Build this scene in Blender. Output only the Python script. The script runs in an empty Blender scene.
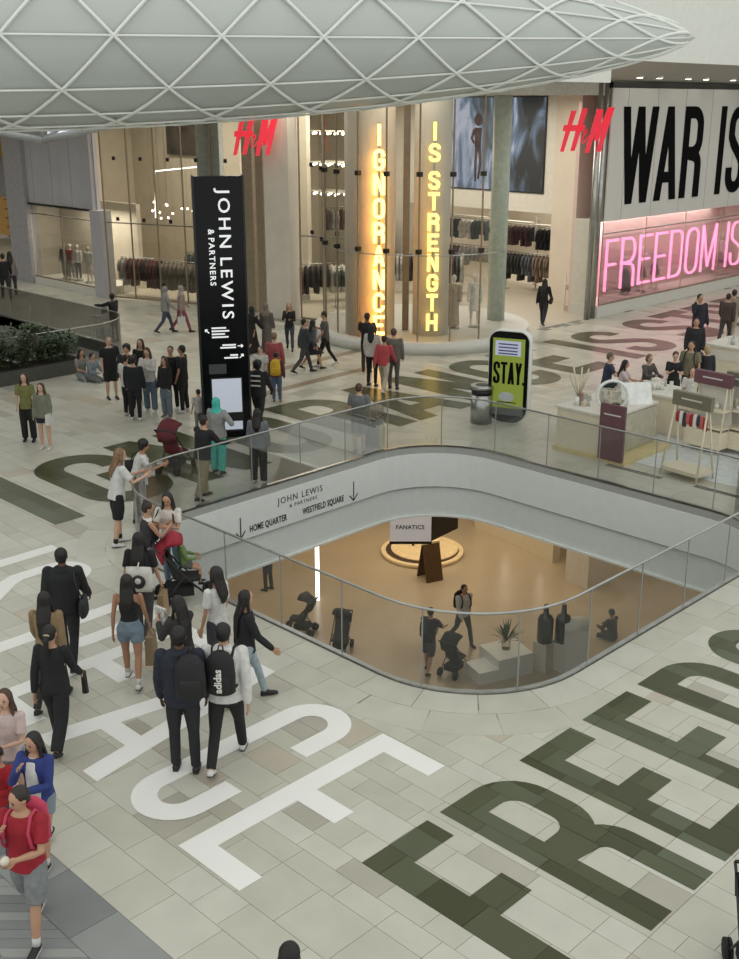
import bpy, bmesh, math, random
from mathutils import Vector, Matrix
random.seed(7)
S = bpy.context.scene
C = S.collection
R = math.radians
PI = math.pi

# ---------------------------------------------------------------- camera, daylight, exposure
CAM_H, CAM_YAW, CAM_PITCH = 7.5, 44.7, 18.658
cd = bpy.data.cameras.new('camera'); cam = bpy.data.objects.new('camera', cd); C.objects.link(cam)
cd.sensor_fit = 'HORIZONTAL'; cd.sensor_width = 36.0; cd.lens = 36.0 * 1115.0 / 739.0
cd.clip_end = 300; cd.clip_start = 0.05
cam.location = (0, 0, CAM_H)
cam.rotation_euler = (R(90 - CAM_PITCH), 0, R(CAM_YAW - 90))
S.camera = cam
S.view_settings.view_transform = 'Standard'; S.view_settings.look = 'None'
S.view_settings.gamma = 1.0; S.view_settings.use_curve_mapping = False
S.view_settings.exposure = 0.0
w = bpy.data.worlds.new('sky'); S.world = w; w.use_nodes = True
w.node_tree.nodes['Background'].inputs[0].default_value = (0.985, 1.0, 0.955, 1)
w.node_tree.nodes['Background'].inputs[1].default_value = 1.0

def area(name, loc, size, energy, col=(1, 1, 1), rot=(0, 0, 0), sy=None):
    l = bpy.data.lights.new(name, 'AREA'); l.energy = energy; l.color = col
    l.shape = 'RECTANGLE'; l.size = size; l.size_y = sy or size
    o = bpy.data.objects.new(name, l); C.objects.link(o); o.location = loc; o.rotation_euler = rot
    return o
ORDN = ['first', 'second', 'third', 'fourth', 'fifth', 'sixth', 'seventh', 'eighth', 'ninth', 'tenth', 'eleventh', 'twelfth', 'thirteenth', 'fourteenth', 'fifteenth', 'sixteenth', 'seventeenth', 'eighteenth', 'nineteenth', 'twentieth', 'twenty-first', 'twenty-second', 'twenty-third', 'twenty-fourth', 'twenty-fifth', 'twenty-sixth']
# shop and lower-level ceiling lighting, with added fill lights at the shopfronts
area('shop_ceiling_light', (28.2, 38.5, 7.6), 2.0, 430, (1, .91, .77), sy=9)
area('shop_ceiling_light', (31.5, 32.0, 7.6), 5.0, 600, (1, .92, .79))
area('shop_ceiling_light', (33.0, 26.5, 7.6), 4.5, 215, (1, .93, .82))
area('shop_ceiling_light', (41.5, 30.0, 4.6), 6.0, 380, (1, .92, .79))
area('shop_ceiling_light', (25.9, 42.6, 3.2), 1.2, 150, (1, .92, .78), sy=4)
area('shop_ceiling_light', (29.5, 53.0, 5.5), 3.0, 170, (1, .78, .4))
area('window_ceiling_light', (26.1, 24.0, 8.3), 2.4, 22, (1, .88, .7), sy=1.2, rot=(0, 0, R(-45)))  # unseen fill added inside the corner window to brighten its columns
area('window_ceiling_light', (26.4, 30.5, 8.2), 1.2, 150, (1, .9, .74), sy=5)  # unseen fill added below the left ceiling, lifts the shopfront pillars
area('window_ceiling_light', (40.5, 23.7, 3.3), 9, 210, (1, .9, .88), sy=.8)
area('lower_ceiling_light', (24.5, 21.5, -1.95), 7.0, 300, (1, .82, .58))
area('lower_ceiling_light', (16.5, 22.0, -1.95), 6.0, 120, (1, .85, .66))
area('lower_ceiling_light', (26.5, 14.5, -1.95), 6.0, 110, (1, .85, .66))

# ---------------------------------------------------------------- helpers
def lin(c):
    return tuple(((v / 255.) / 12.92 if v / 255. < .04045 else ((v / 255. + .055) / 1.055) ** 2.4) for v in c)
MATS = {}
def mat(name, col, rough=.6, metal=0., emit=0., var=.12, scale=6., spec=.5, bump=0.):
    if name in MATS: return MATS[name]
    m = bpy.data.materials.new(name); m.use_nodes = True; nt = m.node_tree; N = nt.nodes; b = N['Principled BSDF']
    c = lin(col)
    b.inputs['Roughness'].default_value = rough; b.inputs['Metallic'].default_value = metal
    b.inputs['Specular IOR Level'].default_value = spec
    if emit:
        b.inputs['Base Color'].default_value = (*c, 1)
        b.inputs['Emission Color'].default_value = (*c, 1); b.inputs['Emission Strength'].default_value = emit
    else:
        tc = N.new('ShaderNodeTexCoord'); nz = N.new('ShaderNodeTexNoise'); nz.inputs['Scale'].default_value = scale
        nz.inputs['Detail'].default_value = 4
        nt.links.new(tc.outputs['Object'], nz.inputs['Vector'])
        rp = N.new('ShaderNodeValToRGB'); rp.color_ramp.elements[0].position = .3; rp.color_ramp.elements[1].position = .7
        rp.color_ramp.elements[0].color = (*[v * (1 - var) for v in c], 1)
        rp.color_ramp.elements[1].color = (*[min(1, v * (1 + var)) for v in c], 1)
        nt.links.new(nz.outputs['Fac'], rp.inputs['Fac']); nt.links.new(rp.outputs['Color'], b.inputs['Base Color'])
        if bump:
            bp = N.new('ShaderNodeBump'); bp.inputs['Strength'].default_value = bump; bp.inputs['Distance'].default_value = .01
            nt.links.new(nz.outputs['Fac'], bp.inputs['Height']); nt.links.new(bp.outputs['Normal'], b.inputs['Normal'])
    MATS[name] = m
    return m
def tile_mat(name, stops, rough, src, spec=.5, vein=.06):
    """stone: piece-to-piece tone from the object's colour (src='obj') or the 'tint' attribute, plus veining"""
    m = bpy.data.materials.new(name); m.use_nodes = True; nt = m.node_tree; N = nt.nodes; b = N['Principled BSDF']
    if src == 'obj':
        oi = N.new('ShaderNodeObjectInfo'); sep = N.new('ShaderNodeSeparateColor'); nt.links.new(oi.outputs['Color'], sep.inputs[0]); fac = sep.outputs[0]
    else:
        at = N.new('ShaderNodeAttribute'); at.attribute_name = 'tint'; fac = at.outputs['Fac']
    rp = N.new('ShaderNodeValToRGB'); el = rp.color_ramp.elements
    while len(el) < len(stops): el.new(.5)
    for e, (p, c) in zip(el, stops): e.position = p; e.color = (*lin(c), 1)
    nt.links.new(fac, rp.inputs['Fac'])
    ge = N.new('ShaderNodeNewGeometry'); nz = N.new('ShaderNodeTexNoise'); nz.inputs['Scale'].default_value = 2.2; nz.inputs['Detail'].default_value = 6
    nt.links.new(ge.outputs['Position'], nz.inputs['Vector'])
    mr = N.new('ShaderNodeMapRange'); mr.inputs[1].default_value = .3; mr.inputs[2].default_value = .7; mr.inputs[3].default_value = 1 - vein; mr.inputs[4].default_value = 1 + vein
    nt.links.new(nz.outputs['Fac'], mr.inputs[0])
    mx = N.new('ShaderNodeVectorMath'); mx.operation = 'SCALE'
    nt.links.new(rp.outputs['Color'], mx.inputs[0]); nt.links.new(mr.outputs[0], mx.inputs['Scale']); nt.links.new(mx.outputs[0], b.inputs['Base Color'])
    b.inputs['Roughness'].default_value = rough; b.inputs['Specular IOR Level'].default_value = spec
    MATS[name] = m
    return m
def glass_mat(name, tint=(.86, .88, .87), haze=.06, refl=.6, hazecol=(120, 122, 118)):
    m = bpy.data.materials.new(name); m.use_nodes = True; nt = m.node_tree; N = nt.nodes; L = nt.links
    for n in list(N):
        if n.type == 'BSDF_PRINCIPLED': N.remove(n)
    out = [n for n in N if n.type == 'OUTPUT_MATERIAL'][0]
    tr = N.new('ShaderNodeBsdfTransparent'); tr.inputs[0].default_value = (*tint, 1)
    df = N.new('ShaderNodeBsdfDiffuse'); df.inputs[0].default_value = (*lin(hazecol), 1)
    gl = N.new('ShaderNodeBsdfGlossy'); gl.inputs['Roughness'].default_value = .02
    m1 = N.new('ShaderNodeMixShader'); m1.inputs[0].default_value = haze
    L.new(tr.outputs[0], m1.inputs[1]); L.new(df.outputs[0], m1.inputs[2])
    fr = N.new('ShaderNodeFresnel'); fr.inputs[0].default_value = 1.45
    mu = N.new('ShaderNodeMath'); mu.operation = 'MULTIPLY'; mu.inputs[1].default_value = refl; L.new(fr.outputs[0], mu.inputs[0])
    m2 = N.new('ShaderNodeMixShader'); L.new(mu.outputs[0], m2.inputs[0]); L.new(m1.outputs[0], m2.inputs[1]); L.new(gl.outputs[0], m2.inputs[2])
    L.new(m2.outputs[0], out.inputs['Surface'])
    MATS[name] = m
    return m

class MB:
    """collects shapes; build() links them as one mesh object"""
    def __init__(s): s.v = []; s.f = []; s.sm = []
    def add(s, vs, fs, smooth=False):
        o = len(s.v); s.v += [tuple(v) for v in vs]; s.f += [tuple(i + o for i in f) for f in fs]; s.sm += [smooth] * len(fs); return s
    def box(s, x0, x1, y0, y1, z0, z1):
        return s.add([(x0, y0, z0), (x1, y0, z0), (x1, y1, z0), (x0, y1, z0), (x0, y0, z1), (x1, y0, z1), (x1, y1, z1), (x0, y1, z1)],
                     [(3, 2, 1, 0), (4, 5, 6, 7), (0, 1, 5, 4), (1, 2, 6, 5), (2, 3, 7, 6), (3, 0, 4, 7)])
    def obox(s, a, b, w, z0, z1):
        """box along the floor line a-b, w thick"""
        d = Vector((b[0] - a[0], b[1] - a[1])).normalized(); n = Vector((-d.y, d.x)) * w / 2
        p = [(a[0] + n.x, a[1] + n.y), (a[0] - n.x, a[1] - n.y), (b[0] - n.x, b[1] - n.y), (b[0] + n.x, b[1] + n.y)]
        return s.prism(p, z0, z1)
    def prism(s, p, z0, z1, smooth=False):
        n = len(p); ar = sum(p[i][0] * p[(i + 1) % n][1] - p[(i + 1) % n][0] * p[i][1] for i in range(n))
        if ar < 0: p = p[::-1]
        s.add([(x, y, z0) for x, y in p] + [(x, y, z1) for x, y in p], [tuple(range(n - 1, -1, -1)), tuple(range(n, 2 * n))])
        o = len(s.v) - 2 * n
        for i in range(n):
            j = (i + 1) % n; s.f.append((o + i, o + j, o + n + j, o + n + i)); s.sm.append(smooth)
        return s
    def cyl(s, x, y, r, z0, z1, n=24, r2=None):
        r2 = r if r2 is None else r2
        vs = [(x + r * math.cos(2 * PI * i / n), y + r * math.sin(2 * PI * i / n), z0) for i in range(n)] + [(x + r2 * math.cos(2 * PI * i / n), y + r2 * math.sin(2 * PI * i / n), z1) for i in range(n)]
        o = len(s.v); s.add(vs, [tuple(range(n - 1, -1, -1)), tuple(range(n, 2 * n))])
        for i in range(n):
            j = (i + 1) % n; s.f.append((o + i, o + j, o + n + j, o + n + i)); s.sm.append(True)
        return s
    def loft(s, rings, n=10, smooth=True):
        """rings: (centre, axis_u, axis_v) ellipses; capped"""
        o = len(s.v)
        for c, u, v in rings:
            for i in range(n):
                a = 2 * PI * i / n; ca, sa = math.cos(a), math.sin(a)
                s.v.append((c[0] + u[0] * ca + v[0] * sa, c[1] + u[1] * ca + v[1] * sa, c[2] + u[2] * ca + v[2] * sa))
        for k in range(len(rings) - 1):
            for i in range(n):
                j = (i + 1) % n
                s.f.append((o + k * n + i, o + k * n + j, o + (k + 1) * n + j, o + (k + 1) * n + i)); s.sm.append(smooth)
        s.f.append(tuple(o + i for i in range(n - 1, -1, -1))); s.f.append(tuple(o + (len(rings) - 1) * n + i for i in range(n))); s.sm += [smooth, smooth]
        return s
    def tube(s, pts, rad, n=8, dome=False):
        """round tube along points; rad a number or one per point; dome rounds the ends"""
        pts = [Vector(p) for p in pts]; rad = [rad] * len(pts) if not isinstance(rad, (list, tuple)) else list(rad)
        if dome:
            d0 = (pts[0] - pts[1]).normalized(); d1 = (pts[-1] - pts[-2]).normalized(); r0, r1 = rad[0], rad[-1]
            pts = [pts[0] + d0 * r0 * .95, pts[0] + d0 * r0 * .6] + pts + [pts[-1] + d1 * r1 * .6, pts[-1] + d1 * r1 * .95]
            rad = [r0 * .3, r0 * .8] + rad + [r1 * .8, r1 * .3]
        rings = []; u = None
        for i, p in enumerate(pts):
            t = (pts[min(i + 1, len(pts) - 1)] - pts[max(i - 1, 0)]).normalized()
            if u is None:
                u = t.orthogonal().normalized()
            else:
                u = (u - t * u.dot(t)); u = u.normalized() if u.length > 1e-6 else t.orthogonal().normalized()
            v = t.cross(u); rings.append((p, u * rad[i], v * rad[i]))
        return s.loft(rings, n)
    def ell(s, c, rx, ry, rz, n=12, m=8):
        rings = []
        for k in range(m + 1):
            a = -PI / 2 + PI * (k + .12 * (1 if k == 0 else -1 if k == m else 0)) / m
            rr = math.cos(a); rings.append(((c[0], c[1], c[2] + rz * math.sin(a)), (rx * rr, 0, 0), (0, ry * rr, 0)))
        return s.loft(rings, n)
    def mesh(s, name):
        me = bpy.data.meshes.new(name); me.from_pydata(s.v, [], s.f)
        if any(s.sm): me.polygons.foreach_set('use_smooth', s.sm)
        me.update(); return me
    def build(s, name, m, parent=None, loc=None, rot=None):
        return link(name, s.mesh(name), m, parent, loc, rot)
def link(name, me, m=None, parent=None, loc=None, rot=None):
    o = bpy.data.objects.new(name, me); C.objects.link(o)
    if m is not None and not me.materials: me.materials.append(m)
    if parent: o.parent = parent
    if loc: o.location = loc
    if rot is not None: o.rotation_euler = (0, 0, rot) if not isinstance(rot, (tuple, list)) else rot
    return o
def tag(o, label, cat, group=None, kind=None):
    o['label'] = label; o['category'] = cat
    if group: o['group'] = group
    if kind: o['kind'] = kind
    return o
def struct(o, label=None, cat=None):
    o['kind'] = 'structure'
    if label: o['label'] = label
    if cat: o['category'] = cat
    return o
def thing(name, label, cat, loc=(0, 0, 0), rot=0, group=None):
    o = bpy.data.objects.new(name, None); C.objects.link(o); o.empty_display_size = .2
    o.location = loc; o.rotation_euler = (0, 0, rot); tag(o, label, cat, group); return o
def copy_tree(o, parent=None):
    c = o.copy(); C.objects.link(c); c.parent = parent
    for ch in list(o.children): copy_tree(ch, c)
    return c
def text_mesh(txt, size, ext=.0, sx=1., bold=0., spacing=1.):
    cu = bpy.data.curves.new('lettering', 'FONT'); cu.body = txt; cu.size = size; cu.extrude = ext; cu.offset = bold; cu.resolution_u = 3
    cu.align_x = 'CENTER'; cu.align_y = 'CENTER'; cu.space_character = spacing
    o = bpy.data.objects.new('lettering', cu); C.objects.link(o)
    dg = bpy.context.evaluated_depsgraph_get(); me = bpy.data.meshes.new_from_object(o.evaluated_get(dg))
    bpy.data.objects.remove(o); bpy.data.curves.remove(cu)
    for v in me.vertices: v.co.x *= sx
    return me
def face_rot(nx, ny):
    """euler turning text (in its xy plane, readable from +z) to stand upright facing (nx, ny)"""
    return (PI / 2, 0, math.atan2(ny, nx) + PI / 2)

# ---------------------------------------------------------------- glyphs of the condensed capitals
def arc(cx, cy, r, a0, a1, n=7):
    return [(cx + r * math.cos(R(a0 + (a1 - a0) * i / n)), cy + r * math.sin(R(a0 + (a1 - a0) * i / n))) for i in range(n + 1)]
def dedupe(path):
    out = []
    for p in path:
        if not out or (abs(p[0] - out[-1][0]) + abs(p[1] - out[-1][1])) > 1e-4: out.append(p)
    if len(out) > 2 and abs(out[0][0] - out[-1][0]) + abs(out[0][1] - out[-1][1]) < 1e-4: out.pop()
    return out
def strip(path, s, closed=False):
    P = [Vector(p) for p in dedupe(path)]; n = len(P); L = []; Rr = []
    for i in range(n):
        a = P[(i - 1) % n] if (closed or i > 0) else None; b = P[(i + 1) % n] if (closed or i < n - 1) else None
        d1 = (P[i] - a).normalized() if a is not None else None; d2 = (b - P[i]).normalized() if b is not None else None
        if d1 is None: d1 = d2
        if d2 is None: d2 = d1
        n1 = Vector((-d1.y, d1.x)); n2 = Vector((-d2.y, d2.x)); m = (n1 + n2).normalized(); k = (s / 2) / max(.3, m.dot(n1))
        L.append(P[i] + m * k); Rr.append(P[i] - m * k)
    q = []
    for i in range(n if closed else n - 1):
        j = (i + 1) % n; q.append([tuple(Rr[i]), tuple(Rr[j]), tuple(L[j]), tuple(L[i])])
    return q
def glyph(ch, w, h, s):
    """-> (convex polygons, centre lines) of one capital w wide, h high, stroke s"""
    i = s / 2; r = min(w / 2 - i, h * .2); P = []; Ls = []
    def st(path, closed=False): P.extend(strip(path, s, closed)); Ls.append(path + [path[0]] if closed else path)
    def bar(x0, x1, y): P.append([(x0, y - i), (x1, y - i), (x1, y + i), (x0, y + i)]); Ls.append([(min(x0 + i, x1), y), (x1, y)])
    def ver(x, y0, y1): P.append([(x - i, y0), (x + i, y0), (x + i, y1), (x - i, y1)]); Ls.append([(x, y0), (x, y1)])
    def dia(x0, y0, x1, y1, hs): P.append([(x0 - hs, y0), (x0 + hs, y0), (x1 + hs, y1), (x1 - hs, y1)]); Ls.append([(x0, y0), (x1, y1)])
    top = h - i; m = h * .5
    if ch == 'I': ver(i, 0, h)
    elif ch in 'EF':
        ver(i, 0, h); bar(0, w, top); bar(0, w * .88, h * .505)
        if ch == 'E': bar(0, w, i)
    elif ch in 'PRD':
        ver(i, 0, h); lo = i if ch == 'D' else (m if ch == 'R' else h * .44)
        st([(0, top)] + arc(w - i - r, top - r, r, 90, 0) + arc(w - i - r, lo + r, r, 0, -90) + [(0, lo)])
        if ch == 'R': st([(i, m)] + arc(w - i - r * .8, m - r, r * .8, 90, 0) + [(w - i, 0)])
    elif ch == 'O':
        st(arc(w - i - r, top - r, r, 0, 90) + arc(i + r, top - r, r, 90, 180) + arc(i + r, i + r, r, 180, 270) + arc(w - i - r, i + r, r, 270, 360), True)
    elif ch in 'CG':
        pth = [(w - i, h * .66)] + arc(w - i - r, top - r, r, 0, 90) + arc(i + r, top - r, r, 90, 180) + arc(i + r, i + r, r, 180, 270) + arc(w - i - r, i + r, r, 270, 360)
        if ch == 'C': st(pth + [(w - i, h * .34)])
        else: st(pth + [(w - i, h * .47)]); bar(w * .48, w, h * .47)
    elif ch == 'S':
        r2 = min(w / 2 - i, h * .17)
        st([(w - i, h * .70)] + arc(w - i - r2, top - r2, r2, 0, 90) + arc(i + r2, top - r2, r2, 90, 180) + [(i, h * .66), (i + r2 * .35, h * .585), (w - i - r2 * .35, h * .415), (w - i, h * .34)]
           + arc(w - i - r2, i + r2, r2, 0, -90) + arc(i + r2, i + r2, r2, 270, 180) + [(i, h * .30)])
    elif ch == 'N': ver(i, 0, h); ver(w - i, 0, h); dia(w - i * 1.1, 0, i * 1.1, h, i * 1.1)
    elif ch == 'M': ver(i, 0, h); ver(w - i, 0, h); dia(w / 2, h * .1, i, h, i * .9); dia(w / 2, h * .1, w - i, h, i * .9)
    elif ch == 'H': ver(i, 0, h); ver(w - i, 0, h); bar(0, w, m)
    elif ch == 'A': dia(i * 1.05, 0, w / 2, h, i * 1.05); dia(w - i * 1.05, 0, w / 2, h, i * 1.05); y = h * .25; P.append([(w * .2, y - i * .9), (w * .8, y - i * .9), (w * .76, y + i * .9), (w * .24, y + i * .9)]); Ls.append([(w * .25, y), (w * .75, y)])
    elif ch == 'W':
        for a, b in ((i, .29 * w), (.5 * w, .29 * w), (.5 * w, .71 * w), (w - i, .71 * w)): dia(b, 0, a, h, i)
    elif ch == 'T': bar(0, w, top); ver(w / 2, 0, h)
    elif ch == 'Y': dia(w / 2, h * .42, i, h, i); dia(w / 2, h * .42, w - i, h, i); ver(w / 2, 0, h * .46)
    elif ch == '.': ver(i, 0, s)
    return P, [dedupe(l) + ([l[0]] if l[0] == l[-1] else []) for l in Ls]
def glyph_w(ch, w, s): return s if ch in 'I.' else (w * 1.5 if ch in 'WM' else w)
def letter_solid(ch, w, h, s, t):
    """upright extruded capital, origin bottom-left, face at +z"""
    mb = MB()
    for q, p in enumerate(glyph(ch, w, h, s)[0]): mb.prism(p, 0, t + .0006 * q)
    return mb

# ---------------------------------------------------------------- common materials
WHITE = mat('white_paint', (226, 228, 222), .5, var=.03)
OFFW = mat('off_white_wall', (205, 202, 192), .6, var=.04)
BEIGE = mat('beige_wall', (204, 195, 179), .6, var=.06, scale=2)
GREY = mat('grey_panel', (176, 174, 178), .6, var=.05, scale=1)
GREYP = mat('grey_pillar', (206, 200, 189), .55, var=.05, scale=2)
DARK = mat('dark_metal', (38, 38, 38), .4, metal=.3)
BLACK = mat('black_plastic', (16, 17, 18), .45)
GLOSSBLACK = mat('glossy_black', (10, 12, 14), .15, spec=.2)
STEEL = mat('brushed_steel', (170, 172, 170), .3, metal=1.0)
STEELD = mat('kerb_steel', (146, 148, 145), .45, metal=.0, var=.04)
BRONZE = mat('bronze_mullion', (140, 127, 108), .45, metal=.1)
GLASS = glass_mat('balustrade_glass', (.85, .862, .855), .085, .65, (158, 160, 154))  # grey diffuse share painted in for the haze of reflections
SGLASS = glass_mat('shop_glass', (.90, .90, .87), .03, .7)
INKM = mat('matte_black_print', (14, 14, 15), .9, spec=.08)
LAMP = mat('lamp_white', (255, 246, 225), emit=9)
STRIP = mat('light_strip', (255, 250, 240), emit=3.0)
# ---------------------------------------------------------------- floor: slab, tiles, lettering
VX0, VX1, VY0, VY1, VR = 9.95, 19.10, 7.74, 16.80, 1.85      # edge of the void
def rrect(x0, x1, y0, y1, r, n=10):
    p = []
    for cx, cy, a in ((x1 - r, y1 - r, 0), (x0 + r, y1 - r, 90), (x0 + r, y0 + r, 180), (x1 - r, y0 + r, 270)):
        p += arc(cx, cy, r, a, a + 90, n)
    return p
def off(d): return rrect(VX0 - d, VX1 + d, VY0 - d, VY1 + d, VR + d)
V2 = (6.0, 19.75, 29.6, 56.0, 1.8)                            # second void, far left
def inside_rr(x, y, x0, x1, y0, y1, r):
    if not (x0 < x < x1 and y0 < y < y1): return False
    dx = max(x0 + r - x, x - (x1 - r), 0); dy = max(y0 + r - y, y - (y1 - r), 0)
    return dx * dx + dy * dy < r * r or dx == 0 or dy == 0
def slab_with_holes(z_top, z_bot, bounds, holes):
    bm = bmesh.new(); loops = []
    for pts in [[(bounds[0], bounds[2]), (bounds[1], bounds[2]), (bounds[1], bounds[3]), (bounds[0], bounds[3])]] + holes:
        vs = [bm.verts.new((x, y, z_top)) for x, y in pts]; loops.append(vs)
        for i in range(len(vs)): bm.edges.new((vs[i], vs[(i + 1) % len(vs)]))
    bmesh.ops.triangle_fill(bm, use_beauty=True, use_dissolve=False, edges=bm.edges[:])
    for f in list(bm.faces):
        c = f.calc_center_median()
        if inside_rr(c.x, c.y, VX0, VX1, VY0, VY1, VR) or inside_rr(c.x, c.y, *V2): bm.faces.remove(f)
    for f in bm.faces:
        if f.normal.z < 0: f.normal_flip()
    ext = bmesh.ops.extrude_face_region(bm, geom=bm.faces[:])
    bmesh.ops.translate(bm, verts=[v for v in ext['geom'] if isinstance(v, bmesh.types.BMVert)], vec=(0, 0, z_bot - z_top))
    bmesh.ops.recalc_face_normals(bm, faces=bm.faces[:])
    me = bpy.data.meshes.new('floor'); bm.to_mesh(me); bm.free(); return me
GROUT = mat('grout_bed', (128, 127, 117), .8, var=.05)
floor = struct(link('floor', slab_with_holes(-.010, -.40, (-2, 60, -2, 62), [off(0)[::-1], rrect(*V2)[::-1]]), GROUT),
               'pale stone tiled upper floor of the mall with two openings', 'floor')
soffit_low = struct(link('ceiling_lower', slab_with_holes(-1.70, -1.74, (-2, 60, -2, 62), [off(0)[::-1], rrect(*V2)[::-1]]), WHITE), 'white ceiling over the lower level', 'ceiling')

PALE = [(0, (166, 163, 150)), (.08, (180, 178, 165)), (.6, (187, 186, 173)), (.95, (193, 192, 181)), (1, (178, 170, 154))]
T_OBJ = tile_mat('pale_stone', PALE, .32, 'obj', .45)
T_ATT = tile_mat('pale_stone_far', PALE, .30, 'att', .5)
GREYT = [(0, (112, 116, 116)), (.5, (126, 130, 129)), (1, (146, 148, 145))]
G_OBJ = tile_mat('grey_stone', GREYT, .35, 'obj'); G_ATT = tile_mat('grey_stone_pieces', GREYT, .35, 'att')
DK = [(0, (36, 38, 22)), (.12, (36, 38, 22)), (.15, (60, 62, 36)), (.4, (70, 73, 47)), (.7, (75, 79, 54)), (1, (86, 93, 72))]
D_ATT = tile_mat('dark_letter_stone', DK, .28, 'att', .25)
W_ATT = tile_mat('white_letter_film', [(0, (229, 229, 225)), (1, (233, 233, 230))], .45, 'att', .4, .015)
def tint_mesh(polys, tints, z, m, name, thick=0.):
    v = []; f = []; tt = []; zz = z
    for p, t in zip(polys, tints):
        if len(p) and isinstance(p[0], int): zz = z + .0001 * p[0]; p = p[1:]
        z_ = zz
        o = len(v); n = len(p); v += [(x, y, z_) for x, y in p]; f.append(tuple(range(o, o + n))); tt.append(t)
        if thick:
            v += [(x, y, z - thick) for x, y in p]
            for i in range(n):
                j = (i + 1) % n; f.append((o + i, o + n + i, o + n + j, o + j)); tt.append(t)
    me = bpy.data.meshes.new(name); me.from_pydata(v, [], f)
    at = me.attributes.new('tint', 'FLOAT', 'FACE'); at.data.foreach_set('value', tt)
    me.materials.append(m); me.update(); return me
# courses run along Y, widths vary; long joints at X = 6.25 and Y = 4.19
rng = random.Random(11)
GX0, GX1, GY0, GY1 = 4.66, 4.66, 0, 0
tiles = []; under_ring = []
xs = [1.0]
while xs[-1] < 50:
    nx = xs[-1] + rng.choice([.28, .30, .42, .42, .56])
    for brk in (4.66, 6.28): 
        if xs[-1] < brk - .01 and nx > brk - .2: nx = brk
    xs.append(round(nx, 3))
def in_view(x, y):
    fx, fy = math.cos(R(CAM_YAW)), math.sin(R(CAM_YAW)); d = x * fx + y * fy; s_ = x * fy - y * fx
    return d > 5 and abs(s_) < d * .36 + 4.5
RING = 1.02
for a, b in zip(xs[:-1], xs[1:]):
    y = 1.0 + rng.random() * .5
    while y < 58:
        ny = y + rng.choice([.42, .5, .6, .6, .75, .85])
        if y < 4.17 and ny > 4.0: ny = 4.19
        cx, cy = (a + b) / 2, (y + ny) / 2
        if (in_view(a, y) or in_view(b, ny) or in_view(a, ny)) and not (a < 4.65 and ny > 6.95) and not inside_rr(cx, cy, *V2) and not (cx > 26 and cy > 22.9):
            cor = [(a, y), (b, y), (b, ny), (a, ny)]
            if not all(inside_rr(px, py, VX0 - .08 - RING, VX1 + .08 + RING, VY0 - .08 - RING, VY1 + .08 + RING, VR + .08 + RING) for px, py in cor):
                t = rng.random(); t = t if t < .93 else (1.0 if t < .965 else 0.0)
                tiles.append((a, b, y, ny, t))
            else: under_ring.append((a, b, y, ny, rng.random()))
        y = ny
GAP = .0028
def near(t):
    x, y = (t[0] + t[1]) / 2, (t[2] + t[3]) / 2; fx, fy = math.cos(R(CAM_YAW)), math.sin(R(CAM_YAW)); d = x * fx + y * fy; s_ = x * fy - y * fx
    return (0 if d > 8.3 and abs(s_) < d * .335 + .5 else 1, x * x + y * y)
tiles.sort(key=near)
unit = MB().box(-.5, .5, -.5, .5, -1, 0).mesh('tile'); unit.materials.append(T_OBJ)
NT = 270
for a, b, y0, y1, t in tiles[:NT]:
    o = link('tile', unit, None, floor, ((a + b) / 2, (y0 + y1) / 2, 0)); o.scale = (b - a - 2 * GAP, y1 - y0 - 2 * GAP, .012); o.color = (t, t, t, 1)
far = tiles[NT:]
o = link('floor_tiles', tint_mesh([[(a + GAP, y0 + GAP), (b - GAP, y0 + GAP), (b - GAP, y1 - GAP), (a + GAP, y1 - GAP)] for a, b, y0, y1, t in far], [t[4] for t in far], 0, T_ATT, 'floor_tiles', .012), None, floor)
o['kind'] = 'stuff'
# two bands of wedge tiles that follow the rounded opening
def resample(pts, step):
    P = [Vector(p) for p in pts] + [Vector(pts[0])]; L = [0]
    for i in range(len(P) - 1): L.append(L[-1] + (P[i + 1] - P[i]).length)
    n = max(3, round(L[-1] / step)); out = []; k = 0
    for j in range(n):
        d = L[-1] * j / n
        while L[k + 1] < d: k += 1
        q = (d - L[k]) / max(1e-9, L[k + 1] - L[k]); out.append(tuple(P[k].lerp(P[k + 1], q)))
    return out
def band(d0, d1, n, shift, name):
    base = resample(off(.08), .02); L = len(base); polys = []; tt = []
    def at(u, d):                                              # outward offset of the path
        i = int(u * L) % L; p = Vector(base[i]).lerp(Vector(base[(i + 1) % L]), u * L - math.floor(u * L)); t = (Vector(base[(i + 3) % L]) - Vector(base[(i - 3) % L])).normalized()
        return tuple(p + Vector((t.y, -t.x)) * d)
    for k in range(n):
        u0 = (k + shift) / n + .00012; u1 = (k + 1 + shift) / n - .00012
        us = [u0 + (u1 - u0) * q / 4 for q in range(5)]
        polys.append([at(u, d0 + GAP) for u in us][::-1] + [at(u, d1 - GAP) for u in us]); tt.append(.15 + rng.random() * .7)
    return polys, tt
for d0, d1, n, sh in ((0, .5, 46, 0), (.5, RING, 50, .4)):
    polys, tt = band(d0, d1, n, sh, 'b')
    pv = [(p, t) for p, t in zip(polys, tt) if in_view(*p[0])]
    near_p = [q for q in pv if q[0][0][0] < 14 and q[0][0][1] < 12]
    for p, t in near_p[:24]:
        me = tint_mesh([p], [t], .0022, T_ATT, 'border_tile', .014); link('border_tile', me, None, floor)
    rest = [q for q in pv if q not in near_p[:24]]
    o = link('border_tiles', tint_mesh([p for p, t in rest], [t for p, t in rest], .0022, T_ATT, 'border_tiles', .014), None, floor); o['kind'] = 'stuff'
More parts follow.
